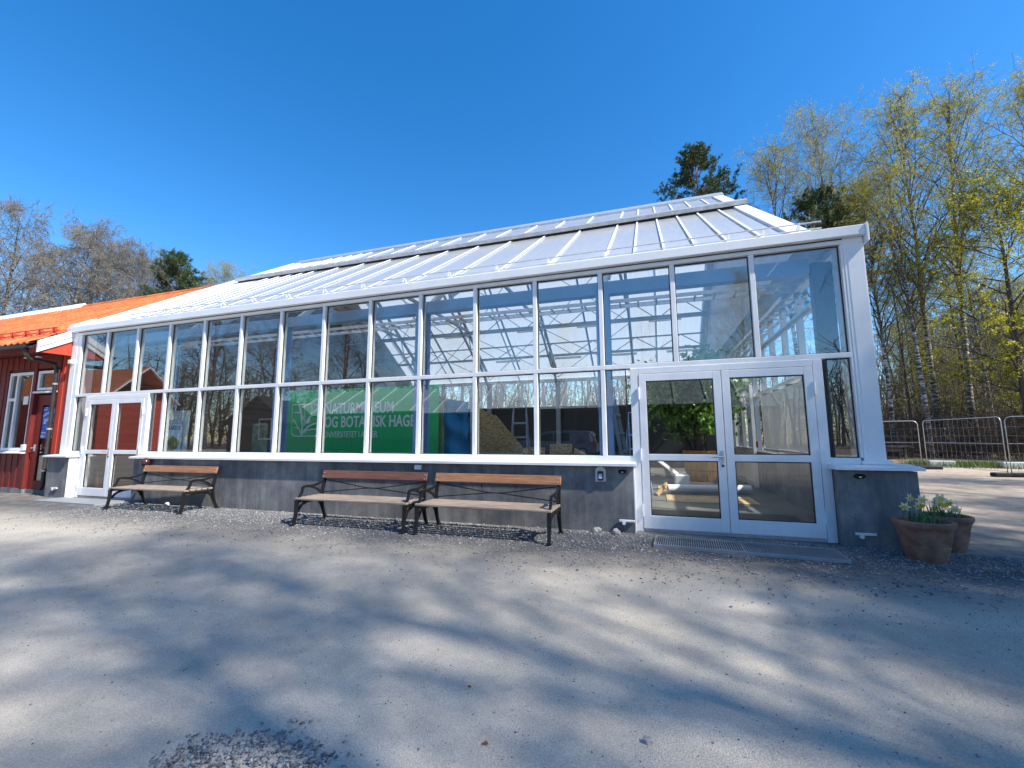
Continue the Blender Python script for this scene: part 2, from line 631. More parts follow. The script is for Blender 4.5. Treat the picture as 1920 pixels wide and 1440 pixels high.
M['stone'] = m_stone()
M['forest_floor'] = pm('leaf_litter', (.10, .07, .045), (.24, .17, .105), 2.5, .95, .8, bscale=20)
M['lawn'] = pm('mossy_ground', (.09, .10, .03), (.20, .17, .08), 1.2, .95, .6, bscale=20)
M['kerb_white'] = pm('pale_kerb_stone', (.45, .45, .43), (.62, .62, .60), 8, .8, .3)
M['dark_shed'] = pm('dark_shed_board', (.010, .012, .016), (.02, .022, .028), 4, .5)
M['shed_roof'] = pm('grey_roof_sheet', (.36, .38, .39), (.46, .48, .49), 2, .45)
M['van_blue'] = pm('dark_blue_van_paint', (.10, .14, .22), (.12, .16, .24), 3, .22)
M['van_glass'] = pm('dark_van_window', (.008, .009, .011), (.01, .011, .013), 3, .08)
M['tyre'] = pm('tyre_rubber', (.012, .012, .012), (.02, .02, .02), 20, .8)
M['silver'] = pm('silver_trim', (.5, .5, .52), (.56, .56, .58), 4, .3, 0, .4)
M['lens_red'] = pm('red_lens', (.35, .01, .01), (.4, .015, .012), 4, .25)
M['poster_blue'] = None
M['ink'] = pm('dark_blue_print', (.05, .09, .16), (.06, .10, .18), 4, .6)
M['cactus_print'] = pm('green_plant_print', (.02, .05, .015), (.22, .30, .03), 9, .6)
M['poster_pale'] = pm('pale_blue_poster', (.34, .50, .68), (.46, .60, .74), 1.2, .55)
M['poster_card'] = pm('grey_blue_card', (.36, .44, .47), (.40, .48, .50), 1.2, .6)
M['cloth_white'] = pm('white_wrap', (.66, .67, .68), (.78, .78, .78), 3, .5)
M['rock'] = pm('grey_rock', (.22, .21, .20), (.42, .39, .36), 7, .9, .6, bscale=30)


def m_tile():
    m, n, l = nt('orange_clay_tile')
    p = n.new('ShaderNodeBsdfPrincipled')
    o = n.new('ShaderNodeOutputMaterial')
    l.new(p.outputs[0], o.inputs[0])
    vo = n.new('ShaderNodeTexVoronoi')
    vo.inputs['Scale'].default_value = 1.0
    vo.inputs['Randomness'].default_value = .35
    l.new(coord(n, l, (4.17, 3.1, .01)), vo.inputs['Vector'])
    per = ramp(n, l, vo.outputs['Color'], [(0, (.46, .115, .03)), (.5, (.60, .17, .045)), (1, (.72, .25, .08))])
    big = noise(n, l, coord(n, l), 1.3, 5, .65)
    col = mix(n, l, .6, per, ramp(n, l, big, [(.3, .68), (.7, 1.1)]), 'MULTIPLY')
    l.new(col, p.inputs['Base Color'])
    p.inputs['Roughness'].default_value = .7
    return m


M['tile'] = m_tile()


def m_poster_blue():
    m, n, l = nt('blue_notice_poster')
    p = n.new('ShaderNodeBsdfPrincipled')
    o = n.new('ShaderNodeOutputMaterial')
    l.new(p.outputs[0], o.inputs[0])
    f = noise(n, l, coord(n, l, (2.5, 1, 9)), 2.2, 3, .6)
    l.new(ramp(n, l, f, [(.45, (.010, .075, .36)), (.57, (.03, .16, .55)), (.60, (.45, .60, .80)), (.70, (.7, .75, .8))]), p.inputs['Base Color'])
    p.inputs['Roughness'].default_value = .4
    return m


M['poster_blue'] = m_poster_blue()

# ================================================================== SETTING
g = MB()
g.poly([(-220, -160, 0), (220, -160, 0), (220, 220, 0), (-220, 220, 0)])
ground = g.build('ground', M['ground'])
tag(ground, kind='structure')

# woodland floor beyond the fence, as one uneven sheet
rng = np.random.default_rng(5)


def sheet(name, x0, x1, y0, y1, nx, ny, mat, amp, edge=1.0, z=.006):
    xs = np.linspace(x0, x1, nx)
    ys = np.linspace(y0, y1, ny)
    X, Y = np.meshgrid(xs, ys)
    Z = np.zeros_like(X)
    for k in range(5):
        a, b, c = rng.uniform(.15, .9, 3)
        Z += np.sin(X * a + c * 9) * np.cos(Y * b + c * 5)
    e = np.minimum(np.minimum(X - x0, x1 - X), np.minimum(Y - y0, y1 - Y))
    w = np.clip(e / edge, 0, 1)
    Z = z - .05 * (1 - w) + w * (amp * (1 + Z / 4))
    V = np.stack([X, Y, Z], -1).reshape(-1, 3)
    i = np.arange(nx * ny).reshape(ny, nx)
    Q = np.stack([i[:-1, :-1], i[:-1, 1:], i[1:, 1:], i[1:, :-1]], -1).reshape(-1, 4)
    o = link(name, np_mesh(name, V, Q, None, [mat], smooth=True))
    return tag(o, kind='structure')


sheet('forest_floor', 4, 90, 17.6, 110, 120, 120, M['forest_floor'], .12, 1.2)
sheet('forest_floor', -120, 3.6, 17.2, 90, 90, 60, M['forest_floor'], .12, 1.2)
sheet('forest_floor', -90, 60, -110, -34, 90, 60, M['forest_floor'], .12, 1.5)
sheet('grass_verge', 4.5, 30, -24, -5.5, 40, 30, M['lawn'], .03, .8)
# ================================================================== GREENHOUSE
GH = empty('greenhouse', (-7.4, 0, 0), 'long white framed greenhouse with milky gabled roof on a grey concrete plinth', 'greenhouse')
ZB, ZM, ZT = 1.0, 2.2527, 3.674       # glass foot, transom, glass head
EZ, SL, RY = 3.87, .645, 6.3          # eave height, roof slope, ridge depth
XL, XR = -15.3, -0.3                  # roof ends


def roofz(y): return EZ + SL * (y if y <= RY else 2 * RY - y)


# --- plinth: a core with cast panels set proud of it, joints between
for (a, b) in ((-15.24, -14.52), (-12.42, -2.62), (-0.31, 0.45)):
    MB().box(a + .004, b - .004, -.185, .26, -.1, .86).build('plinth_core', M['concrete'], GH)
    n = max(1, round((b - a) / 1.1))
    for i in range(n):
        u0 = a + (b - a) * i / n + (.003 if i else 0)
        u1 = a + (b - a) * (i + 1) / n - (.003 if i < n - 1 else 0)
        MB().bbox(u0, u1, -.2, -.1851, -.1, .862, .003).build('plinth_panel', M['concrete'], GH)
# --- white metal cladding on the door reveals
MB().box(-14.5195, -14.508, -.2, -.0405, 0, .871).build('reveal_cladding', M['white_metal'], GH)
MB().box(-2.6195, -2.606, -.2, -.0405, 0, .871).build('reveal_cladding', M['white_metal'], GH)
# --- window sills
for (a, b) in ((-15.30, -14.47), (-12.46, -2.58), (-0.34, 0.49)):
    MB().prism([(a, -.28, .872), (a, -.28, .906), (a, -.02, .925), (a, .2, .925), (a, .2, .872)], (b - a, 0, 0)).build('window_sill', M['white_metal'], GH)
# --- bottom rails, transom, head rail
for (a, b) in ((-15.06, -14.5), (-12.44, -2.62), (-0.31, 0.0)):
    MB().bbox(a, b, -.03, .11, .925, ZB, .005).build('bottom_rail', M['white'], GH)
MB().bbox(-15.06, .03, -.032, .108, ZM - .032, ZM + .032, .005).build('transom', M['white'], GH)
MB().bbox(-15.06, .03, -.034, .112, ZT, ZT + .058, .005).build('head_rail', M['white'], GH)
MB().box(-15.06, .03, -.042, .112, ZT + .0585, ZT + .067, ).build('head_joint', M['dark_frame'], GH)
MB().bbox(-15.2, .255, -.11, .25, ZT + .068, ZT + .198, .008).build('eave_fascia', M['white_metal'], GH)
MB().bbox(.2555, .285, -.13, .3, ZT - .03, ZT + .21, .006).build('fascia_end_cap', M['white_metal'], GH)
# --- corner posts
MB().bbox(.03, .25, -.035, .32, .925, ZT + .066, .006).build('corner_post', M['white_metal'], GH)
MB().bbox(.0, .30, -.06, .34, .9255, .97, .005).build('post_base', M['white_metal'], GH)
MB().bbox(.07, .235, -.0395, -.0351, 1.05, ZT - .06, .001).build('post_cover', M['white_metal'], GH)
MB().bbox(-15.22, -15.03, -.035, .32, .925, ZT + .066, .006).build('corner_post', M['white_metal'], GH)
# --- mullions and panes
W = .032


PRND = random.Random(9)


def pane(x0, x1, z0, z1, mat='glass', parent=GH, y=.03):
    gk = MB()
    t = .012
    for (a, b, c, d) in ((x0, x1, z0, z0 + t), (x0, x1, z1 - t, z1), (x0, x0 + t, z0, z1), (x1 - t, x1, z0, z1)):
        gk.box(a, b, y - .011, y + .011 if a != x0 or b != x1 else y + .0112, c, d)
    gk.build('gasket', M['dark_frame'], parent)
    pn = MB().box(x0 + .005, x1 - .005, y - .006, y + .006, z0 + .005, z1 - .005)
    ta, tb = PRND.uniform(-.004, .004), PRND.uniform(-.003, .003)      # panes never sit quite true
    pn.v = [(a, b + ta * (a - (x0 + x1) / 2) + tb * (c - (z0 + z1) / 2), c) for a, b, c in pn.v]
    pn.build('pane', M[mat], parent)


for k in range(-15, 1):
    lo = ZM + .0325
    full = k not in (-14, -13, -2, -1)
    if k == -15: MB().bbox(-15.03, -14.9 - .0, -.031, .107, ZB, ZT - .0005, .005).build('mullion', M['white'], GH)
    elif k == 0:
        MB().bbox(-.0, .0295, -.031, .107, ZB, ZT - .0005, .005).build('mullion', M['white'], GH)
    else:
        MB().bbox(k - W, k + W, -.031, .107, lo, ZT - .0005, .005).build('mullion', M['white'], GH)
        if full: MB().bbox(k - W, k + W, -.031, .107, ZB, ZM - .0325, .005).build('mullion', M['white'], GH)
for k in range(-15, 0):
    a = -14.9 if k == -15 else k + W
    b = 0 if k == -1 else k + 1 - W
    pane(a, b, ZM + .032, ZT)
    if -12 <= k <= -4: pane(a, b, ZB, ZM - .032)
pane(-14.9, -14.56, ZB, ZM - .032)
pane(-12.38, -12 - W, ZB, ZM - .032)
pane(-3 + W, -2.68, ZB, ZM - .032)
pane(-.25, 0, ZB, ZM - .032)


# --- double doors
def double_door(x0, x1, xs, label, hand):
    zt = ZM - .0325
    D = empty('double_door', (xs, 0, 0))
    D.parent = GH
    D.location = Vector((xs, 0, 0)) - ORG[GH.name]
    D['label'] = label
    jw = .105
    MB().bbox(x0, x0 + jw, -.04, .11, 0, zt, .005).build('door_frame', M['white'], D)
    MB().bbox(x1 - jw, x1, -.04, .11, 0, zt, .005).build('door_frame', M['white'], D)
    MB().bbox(x0 + jw, x1 - jw, -.0398, .11, zt - .085, zt, .005).build('door_frame', M['white'], D)
    MB().box(x0 + jw, x1 - jw, -.02, .11, .0, .03).build('threshold', M['steel'], D)
    for (a, b, s) in ((x0 + jw + .006, xs - .004, -1), (xs + .004, x1 - jw - .006, 1)):
        z0, z1 = .045, zt - .091
        lf = MB()
        st, rt, rm, rb = .095, .1, .085, .17
        zm = .985
        lf.bbox(a, a + st, -.045, .02, z0, z1, .004)
        lf.bbox(b - st, b, -.045, .02, z0, z1, .004)
        lf.bbox(a + st, b - st, -.0445, .02, z1 - rt, z1, .004)
        lf.bbox(a + st, b - st, -.0445, .02, zm - rm / 2, zm + rm / 2, .004)
        lf.bbox(a + st, b - st, -.0445, .02, z0, z0 + rb, .004)
        L = lf.build('door_leaf', M['white'], D)
        for (c, d) in ((z0 + rb, zm - rm / 2), (zm + rm / 2, z1 - rt)):
            pane(a + st, b - st, c, d, 'glass_clear', L, -.012)
        hx = a - .004 if s < 0 else b + .004
        for hz in (.28, 1.02, 1.86):
            hb = MB()
            hb.tube([(hx, -.056, hz - .085), (hx, -.056, hz + .085)], .011, 8)
            hb.box(hx - .03, hx + .03, -.049, -.0455, hz - .07, hz + .07)
            hb.build('hinge', M['white_metal'], L, smooth='auto')
    hd = MB()
    hd.box(xs - .058, xs - .026, -.052, -.0455, .92, 1.08)
    hd.tube([(xs - .042, -.05, 1.0), (xs - .042, -.095, 1.0), (xs - .06, -.1, 1.0), (xs - .17, -.1, 1.0)], .009, 8)
    hd.build('handle', M['steel'], D, smooth='auto')
    MB().lathe([(0.0, -.008), (.016, -.008), (.018, 0)], (xs - .042, -.0455, .885), 12, 'Y').build('lock_cylinder', M['dark_frame'], D)


double_door(-2.62, -.31, -1.461, 'glazed white double door standing nearest the flower pots', 1)
double_door(-14.5, -12.44, -13.47, 'glazed white double door next to the red house', 1)

# --- roof
bat = [-.3, -.4, -.82, -1.24, -1.66, -2.08, -2.5, -2.93]
x = -2.93
while x > -11.4:
    x -= .862
    bat.append(x)
while x > -14.3:
    x -= .431
    bat.append(x)
bat.append(XL)
bat = sorted(bat)
Y0, YV, YR = -.06, 3.62, RY - .12


def roof_quad(xa, xb, ya, yb, dz=0, back=False):
    if back: return [(xb, 2 * RY - ya, roofz(ya) + dz), (xa, 2 * RY - ya, roofz(ya) + dz), (xa, 2 * RY - yb, roofz(yb) + dz), (xb, 2 * RY - yb, roofz(yb) + dz)]
    return [(xa, ya, roofz(ya) + dz), (xb, ya, roofz(ya) + dz), (xb, yb, roofz(yb) + dz), (xa, yb, roofz(yb) + dz)]


for a, b in zip(bat[:-1], bat[1:]):
    metal = b <= -13.6 or a >= -.45  # white end sheets; the left ones also carry the sun's overexposed white
    m = M['white_metal'] if metal else M['sheet']
    MB().poly(roof_quad(a, b, Y0, YV)).build('roof_sheet', m, GH)
    MB().poly(roof_quad(a, b, YV, RY)).build('roof_sheet', m, GH)
    MB().poly(roof_quad(a, b, Y0, RY, 0, True)).build('roof_sheet', m, GH)
nrm = Vector((0, -SL, 1)).normalized()
for xb_ in bat:
    if -15.2 < xb_ < -13.7: continue
    for (ya, yb) in ((Y0, YV), (YV + .16, YR)):
        p = Vector((xb_, ya, roofz(ya))) + nrm * .02
        q = Vector((xb_, yb, roofz(yb))) + nrm * .02
        MB().beam(p, q, .034, .016, nrm).build('roof_batten', M['white_metal'], GH)
    n2 = Vector((0, SL, 1)).normalized()
    if bat.index(xb_) % 4: continue
    p = Vector((xb_, 2 * RY - Y0, roofz(Y0))) + n2 * .02
    q = Vector((xb_, RY + .1, roofz(RY - .1))) + n2 * .02
    MB().beam(p, q, .04, .022, n2).build('roof_batten', M['white_metal'], GH)
# verges, white and broad
for (xa, xb2) in ((XL - .1, -14.72), (-.52, XR + .02)):
    vb = MB()
    vb.prism([(xa, Y0 - .02, roofz(Y0) + .035), (xa, RY, roofz(RY) + .05), (xa, RY, roofz(RY) - .1), (xa, Y0 - .02, roofz(Y0) - .1)], (xb2 - xa, 0, 0))
    vb.prism([(xa, 2 * RY - Y0, roofz(Y0) + .035), (xa, RY + .002, roofz(RY) + .05), (xa, RY + .002, roofz(RY) - .1), (xa, 2 * RY - Y0, roofz(Y0) - .1)], (xb2 - xa, 0, 0))
    vb.build('verge_flashing', M['white_metal'], GH)
# the lifted vent flap's lower edge and the ridge capping
p0, p1 = Vector((0, YV - .08, roofz(YV - .08))) + nrm * .10, Vector((0, YV + .2, roofz(YV + .2))) + nrm * .10
vb = MB()
vb.beam((-14.6, p0.y, p0.z), (XR + .05, p0.y, p0.z), .26, .085, nrm)
vb.build('vent_edge', M['steel'], GH)
vb = MB()
vb.beam((-14.6, p0.y + .1, p0.z - .06), (XR + .03, p0.y + .1, p0.z - .06), .16, .10, nrm)
vb.build('vent_shadow_bar', M['dark_frame'], GH)  # dark bar drawn as the shadow below the vent edge
rc = MB()
rc.prism([(-15.0, RY - .26, roofz(RY - .26) + .07), (-15.0, RY, roofz(RY) + .11), (-15.0, RY + .26, roofz(RY - .26) + .07), (-15.0, RY + .26, roofz(RY - .26) + .0), (-15.0, RY, roofz(RY) + .04), (-15.0, RY - .26, roofz(RY - .26) + .0)], (14.75, 0, 0))
rc.build('ridge_cap', M['steel'], GH)
rc = MB()
rc.beam((-14.9, RY - .22, roofz(RY - .22) + .02), (-.35, RY - .22, roofz(RY - .22) + .02), .05, .06, nrm)
rc.build('ridge_gap', M['dark_frame'], GH)
# snow guard along the eave
posts = [-.4, -.82, -1.24, -1.66, -2.08, -2.93, -3.8, -4.66, -5.52, -6.39, -7.25, -8.1, -8.97, -9.83, -10.67, -11.49, -12.0, -12.4, -12.8, -13.36]
y_s = .04
zs = roofz(y_s)
for xp in posts:
    br = MB()
    br.beam((xp, y_s - .005, zs - .01), (xp, y_s - .005, zs + .16), .022, .012)
    br.beam((xp, y_s + .005, zs + .155), (xp, y_s + .13, zs + .08), .022, .012)
    br.beam((xp, y_s - .05, zs - .02), (xp, y_s + .15, zs + .11), .03, .008)
    br.build('snow_guard_bracket', M['white_metal'], GH)
for dz in (.055, .145):
    MB().tube([(-13.4, y_s - .005, zs + dz), (-.15, y_s - .005, zs + dz)], .0085, 6).build('snow_guard_rail', M['steel'], GH)
# --- right end wall, back wall: posts and panes on a low plinth
MB().box(.06, .30, .34, 12.55, -.1, .9).build('end_plinth', M['concrete'], GH)
ys = [.34 + i * .94 for i in range(14)]
for i, yy in enumerate(ys):
    top = 3.76
    MB().box(.1, .2, yy - .035, yy + .035, .9, top).build('end_mullion', M['steel_paint'], GH)
for i in range(13):
    a, b = ys[i] + .035, ys[i + 1] - .035
    if i in (6, 7):
        pass
    za, zb = roofz(a) - .06, roofz(b) - .06
    MB().poly([(.15, a, .9), (.15, b, .9), (.15, b, ZM)] + [(.15, a, ZM)]).build('end_pane', M['glass_clear'], GH)
    MB().poly([(.15, a, ZM + .06), (.15, b, ZM + .06), (.15, b, 3.75), (.15, a, 3.75)]).build('end_pane', M['glass_clear'], GH)
MB().box(.09, .22, .34, 12.5, ZM, ZM + .06).build('end_transom', M['white'], GH)
MB().box(.09, .22, .34, 12.5, 3.75, 3.83).build('end_transom', M['white'], GH)
MB().box(-.36, .24, .26, 12.5, 3.831, 3.855).build('end_flat_roof', M['steel_paint'], GH)
MB().prism([(-.36, .3, 3.8551), (-.36, 12.4, 3.8551), (-.36, RY, roofz(RY) - .11)], (.03, 0, 0)).build('end_gable', M['steel_paint'], GH)
MB().box(-15.2, .2, 12.45, 12.65, -.1, .9).build('back_plinth', M['concrete'], GH)
MB().box(-15.0, .05, 12.36, 12.44, .03, 2.62).build('back_lining', M['dark_shed'], GH)
for k in range(-15, 1):
    MB().box(k - .04, k + .04, 12.5, 12.6, .9, 3.8).build('back_mullion', M['white'], GH)
    if k < 0: MB().poly([(k + .04, 12.55, .9), (k + .96, 12.55, .9), (k + .96, 12.55, 3.72), (k + .04, 12.55, 3.72)]).build('back_pane', M['glass_clear'], GH)
MB().box(-15.2, .2, 12.48, 12.62, 3.72, 3.86).build('back_head', M['white'], GH)
# --- left gable, inside face of dark boards
lw = MB()
lw.prism([(-15.2, .3, 0), (-15.2, 12.55, 0), (-15.2, 12.55, roofz(0) - .1), (-15.2, RY, roofz(RY) - .14), (-15.2, .3, roofz(.3) - .12)], (.1, 0, 0))
lw.build('gable_wall', M['dark_wall'], GH)
for i in range(16):
    z = .4 + i * .46
    yl = .4 if z < 3.2 else (z + .43 - EZ) / SL + .4
    yl = max(yl, .4)
    yr = 2 * RY - yl
    if yr - yl > .6:
        MB().box(-15.0995, -15.085, yl, yr, z, z + .43).build('gable_board', M['dark_wall'], GH)
# --- floor slab
MB().box(-15.1, .1, .12, 12.5, -.08, .03).build('floor_slab', M['concrete_in'], GH)
MB().box(-2.55, -.35, .35, 1.62, .0305, .045).build('dark_floor_strip', M['black'], GH)  # black strip on the floor inside the right door

# --- steel frame inside
CX = [-12.65, -9.45, -6.25, -3.02]
for cx in CX:
    cb = MB()
    cb.box(cx - .105, cx + .105, .42, .437, .03, 3.62)
    cb.box(cx - .105, cx + .105, .593, .61, .03, 3.62)
    cb.box(cx - .008, cx + .008, .437, .593, .03, 3.62)
    cb.build('column', M['sky_tinted_steel'], GH)
    cb = MB()
    cb.box(cx - .09, cx + .09, 12.1, 12.28, .03, 3.7)
    cb.build('column', M['steel_paint'], GH)
    t = MB()
    off = .16
    for s in (0, 1):
        def P(y, d): return (cx, y if not s else 2 * RY - y, roofz(y) - d)
        t.beam(P(.5, off), P(RY, off), .08, .1)
        t.beam(P(1.6, .72), P(RY - .55, .72), .06, .08)
        for j in range(5):
            ya = 1.6 + j * .95
            t.beam(P(ya, .72), P(ya + .35, off), .03, .03)
            t.beam(P(ya + .35, off), P(ya + .9, .72), .03, .03)
        t.beam(P(.55, .7), P(1.9, .35), .08, .1)
    t.beam((cx, 3.0, roofz(3.0) - .2), (cx, 2 * RY - 3.0, roofz(3.0) - .2), .07, .09)
    t.build('truss', M['steel_paint'], GH)
dr = MB()
dr.box(-.19, .05, .40, .52, .03, 3.62)
dr.build('column', pm('dark_corner_column', (.05, .055, .06), (.09, .095, .1), 3, .6), GH)
MB().box(-15.0, -.2, .43, .60, 3.50, 3.70).build('eave_beam', M['sky_tinted_steel'], GH)
for yp in (2.3, 4.2, 8.4, 9.8, 11.2):
    MB().box(-15.0, -.4, yp - .045, yp + .045, roofz(yp) - .15, roofz(yp) - .06).build('purlin', M['steel_paint'], GH)
# light intermediate rafters and zigzag lattices between the purlins
for cx in (-14.2, -11.05, -7.85, -4.63, -1.5):
    t = MB()
    for s in (0, 1):
        def P(y, d): return (cx, y if not s else 2 * RY - y, roofz(y) - d)
        t.beam(P(.6, .2), P(RY, .2), .05, .07)
    t.build('rafter', M['steel_paint'], GH)
for (yp, dz) in ((3.2, .62), (9.1, .62), (10.5, .5)):
    t = MB()
    zz = roofz(yp) - .2
    t.beam((-14.9, yp, zz), (-.45, yp, zz), .04, .05)
    t.beam((-14.9, yp, zz - dz), (-.45, yp, zz - dz), .04, .05)
    nz = 18
    for i in range(nz):
        xa = -14.9 + 14.45 * i / nz
        xb3 = -14.9 + 14.45 * (i + 1) / nz
        t.beam((xa, yp, zz if i % 2 else zz - dz), (xb3, yp, zz - dz if i % 2 else zz), .028, .028)
    t.build('lattice_beam', M['steel_paint'], GH)
# wind bracing rods under the rear slope
for i in range(3):
    a, b = CX[i], CX[i + 1]
    for (ya, yb) in ((7.0, 9.8), (9.8, 12.2)):
        MB().tube([(a, ya, roofz(ya) - .22), (b, yb, roofz(yb) - .22)], .014, 5).build('brace_rod', M['steel_paint'], GH)
        MB().tube([(b, ya, roofz(ya) - .24), (a, yb, roofz(yb) - .24)], .014, 5).build('brace_rod', M['steel_paint'], GH)
# cable ladders
def ladder_tray(p, q, w, up, name='cable_ladder'):
    p, q = Vector(p), Vector(q)
    d = (q - p).normalized()
    s = d.cross(Vector(up)).normalized() * (w / 2)
    m = MB()
    m.beam(p - s, q - s, .018, .06)
    m.beam(p + s, q + s, .018, .06)
    n = int((q - p).length / .3)
    for i in range(n + 1):
        c = p + d * (.1 + i * .3)
        m.beam(c - s, c + s, .025, .02)
    m.build(name, M['steel'], GH)
ladder_tray((-14.9, 1.2, 3.55), (-.15, 1.2, 3.55), .34, (0, 0, 1))
ladder_tray((-.28, .9, 3.3), (-.28, 12.0, 3.3), .34, (0, 0, 1))
for c in ((-.15, .16),):
    MB().tube([(-.12, .7, 3.1), (-.12, 12.2, 3.1)], .055, 10).build('pipe', M['steel'], GH, smooth='auto')
# tube lamps under the purlins
for (yp, xs_) in ((8.4, (-11.2, -8.6, -5.2, -2.6)), (9.8, (-10.0, -6.8, -4.4, -1.8)), (4.2, (-9.8, -6.2, -2.4)), (11.2, (-8.2, -5.6, -3.4, -1.2))):
    for xl in xs_:
        MB().bbox(xl - .55, xl + .55, yp - .1, yp + .02, roofz(yp) - .28, roofz(yp) - .2, .01).build('tube_lamp', M['tube_light'], GH)
# conduits on the first column, behind the poster
for i in range(4):
    MB().tube([(-12.5 + i * .07, .36, .9), (-12.5 + i * .07, .36, 3.2), (-12.44 + i * .07, .36, 3.3), (-11.9, .5, 3.32 + i * .03)], .014, 6).build('conduit', M['steel'], GH)
MB().bbox(-.03, .0, 5.35, 5.45, 1.0, 1.14, .004).build('alarm_box', M['lens_red'], GH)
MB().bbox(-.5, -.42, 2.6, 2.68, 3.0, 3.08, .004).build('alarm_box', M['lens_red'], GH)

# --- inner glazed double door in the right end wall
fr = MB()
for (a, b, c, d) in ((5.8, 5.95, 0.03, 2.55), (7.05, 7.15, .03, 2.45), (8.2, 8.35, 0.03, 2.55), (5.95, 8.2, 2.45, 2.55), (5.95, 8.2, .86, .98), (5.95, 8.2, .03, .16)):
    fr.box(-.02, .05, a, b, c, d) if b - a < .2 else fr.box(-.018, .048, a, b, c, d)
fr.build('side_door_frame', M['white'], GH)
MB().box(.0, .03, 5.95, 7.05, .16, .86).build('side_door_panel', M['grey_board'], GH)
MB().box(.0, .03, 7.15, 8.2, .16, .86).build('side_door_panel', M['grey_board'], GH)
# ================================================================== RED HOUSE
RH = empty('red_house', (-20, 3, 0), 'red timber house with orange tiled roof joined to the left of the greenhouse', 'house')
RX0, RX1 = -38.0, -15.24


def rz(y): return 3.43 + .62 * (y + .62)      # top of the tile bed


REY, RRY = -.62, 4.35
# wall behind the cladding
wl_ = MB()
wl_.box(RX0, -17.62, .05, .2, 0, 3.3)
wl_.box(-17.62, -16.58, .05, .2, 0, .93)
wl_.box(-17.62, -16.58, .05, .2, 2.93, 3.3)
wl_.box(-16.58, -16.5, .05, .2, 0, 3.3)
wl_.box(-16.5, -15.62, .05, .2, 2.95, 3.3)
wl_.box(-15.62, -15.06, .05, .2, 0.9, 3.3)
wl_.build('wall', M['red'], RH)
bw = .115


def boards(x0, x1, z0, z1, name, mat):
    n = max(1, round((x1 - x0) / bw))
    w = (x1 - x0) / n
    for i in range(n):
        yy = .012 if i % 2 else 0.0
        MB().bbox(x0 + i * w + .0015, x0 + (i + 1) * w - .0015, yy, .0499, z0, z1, .003).build(name, mat, RH)


boards(-18.9, -17.70, .12, 3.3, 'cladding_board', M['red'])
boards(-17.70, -16.62, .12, .92, 'cladding_board', M['red'])
boards(-17.70, -16.62, 2.98, 3.3, 'cladding_board', M['red'])
boards(-15.58, -15.24, .9, 3.3, 'cladding_board', M['red_sunlit'])
MB().bbox(-15.24, -15.06, -.028, .049, .93, 3.62, .004).build('corner_board', M['red_sunlit'], RH)
MB().bbox(-16.62, -16.5, -.02, .0495, .1, 3.3, .004).build('corner_board', M['red'], RH)
MB().box(-16.5, -15.58, -.005, .0495, 2.96, 3.3).build('lintel_board', M['red'], RH)
MB().box(-15.62, -15.58, -.015, .0498, .0, 3.3).build('door_post', M['red'], RH)
# boxed eave and its lit end
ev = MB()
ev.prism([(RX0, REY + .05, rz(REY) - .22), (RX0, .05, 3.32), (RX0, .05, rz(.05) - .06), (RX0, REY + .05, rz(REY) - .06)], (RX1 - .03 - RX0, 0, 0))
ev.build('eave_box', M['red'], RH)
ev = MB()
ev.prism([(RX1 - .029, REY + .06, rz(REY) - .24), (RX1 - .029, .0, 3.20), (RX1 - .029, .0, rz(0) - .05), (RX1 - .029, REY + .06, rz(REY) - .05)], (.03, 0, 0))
ev.build('eave_end', M['red_sunlit'], RH)
# bargeboards: two white boards following the verge
for (o, h, t, nm) in ((0.02, .15, .055, 'bargeboard'), (-.13, .115, .035, 'bargeboard')):
    bb = MB()
    y0, y1 = REY - .02, .0
    bb.prism([(RX1 + .002, y0, rz(y0) + o - h), (RX1 + .002, y0, rz(y0) + o), (RX1 + .002, y1, rz(y1) + o), (RX1 + .002, y1, rz(y1) + o - h)], (t, 0, 0))
    bb.build(nm, M['white'], RH)
MB().prism([(RX1 - .14, -.06, rz(-.06) + .02), (RX1 - .14, .34, rz(.34) + .02), (RX1 - .14, .34, rz(.34) + .16), (RX1 - .14, -.06, rz(-.06) + .16)], (.2, 0, 0)).build('verge_flashing', M['white'], RH)
# clay tiles: one joined bed of overlapping wavy courses
course, tw = .33, .24
ny = int((RRY - REY + .1) / course * 1.0)
nx = int((RX1 - RX0) / tw)
seg = 6
xs = RX0 + np.arange(nx * seg + 1) * tw / seg
wave = .028 * np.sin((xs - RX0) / tw * 2 * np.pi)
V, Q = [], []
dy = (RRY - REY + .06) / ny
for j in range(ny):
    ya, yb = REY - .06 + j * dy, REY - .06 + (j + 1) * dy + .05
    for yy, up in ((ya, -.005), (ya, .035), (yb, .006)):
        V.append(np.stack([xs, np.full_like(xs, yy), rz(yy) + wave + up], -1))
n_ = len(xs)
for j in range(ny):
    for k in range(2):
        b = (j * 3 + k) * n_
        i = np.arange(n_ - 1)
        Q.append(np.stack([b + i, b + i + 1, b + n_ + i + 1, b + n_ + i], -1))
V = np.concatenate(V) - np.array(ORG[RH.name])
o = link('roof_tiles', np_mesh('roof_tiles', V, np.concatenate(Q), None, [M['tile']]), RH)
o['kind'] = 'stuff'
MB().prism([(RX0, RRY, rz(RRY) - .05), (RX0, 9.6, rz(REY)), (RX0, 9.6, rz(REY) - .1), (RX0, RRY, rz(RRY) - .15)], (RX1 - RX0, 0, 0)).build('rear_roof', M['tile'], RH)
MB().tube([(RX0, RRY, rz(RRY) + .0), (-15.6, RRY, rz(RRY) + .0)], .09, 10).build('ridge_tiles', M['tile'], RH, smooth='auto')
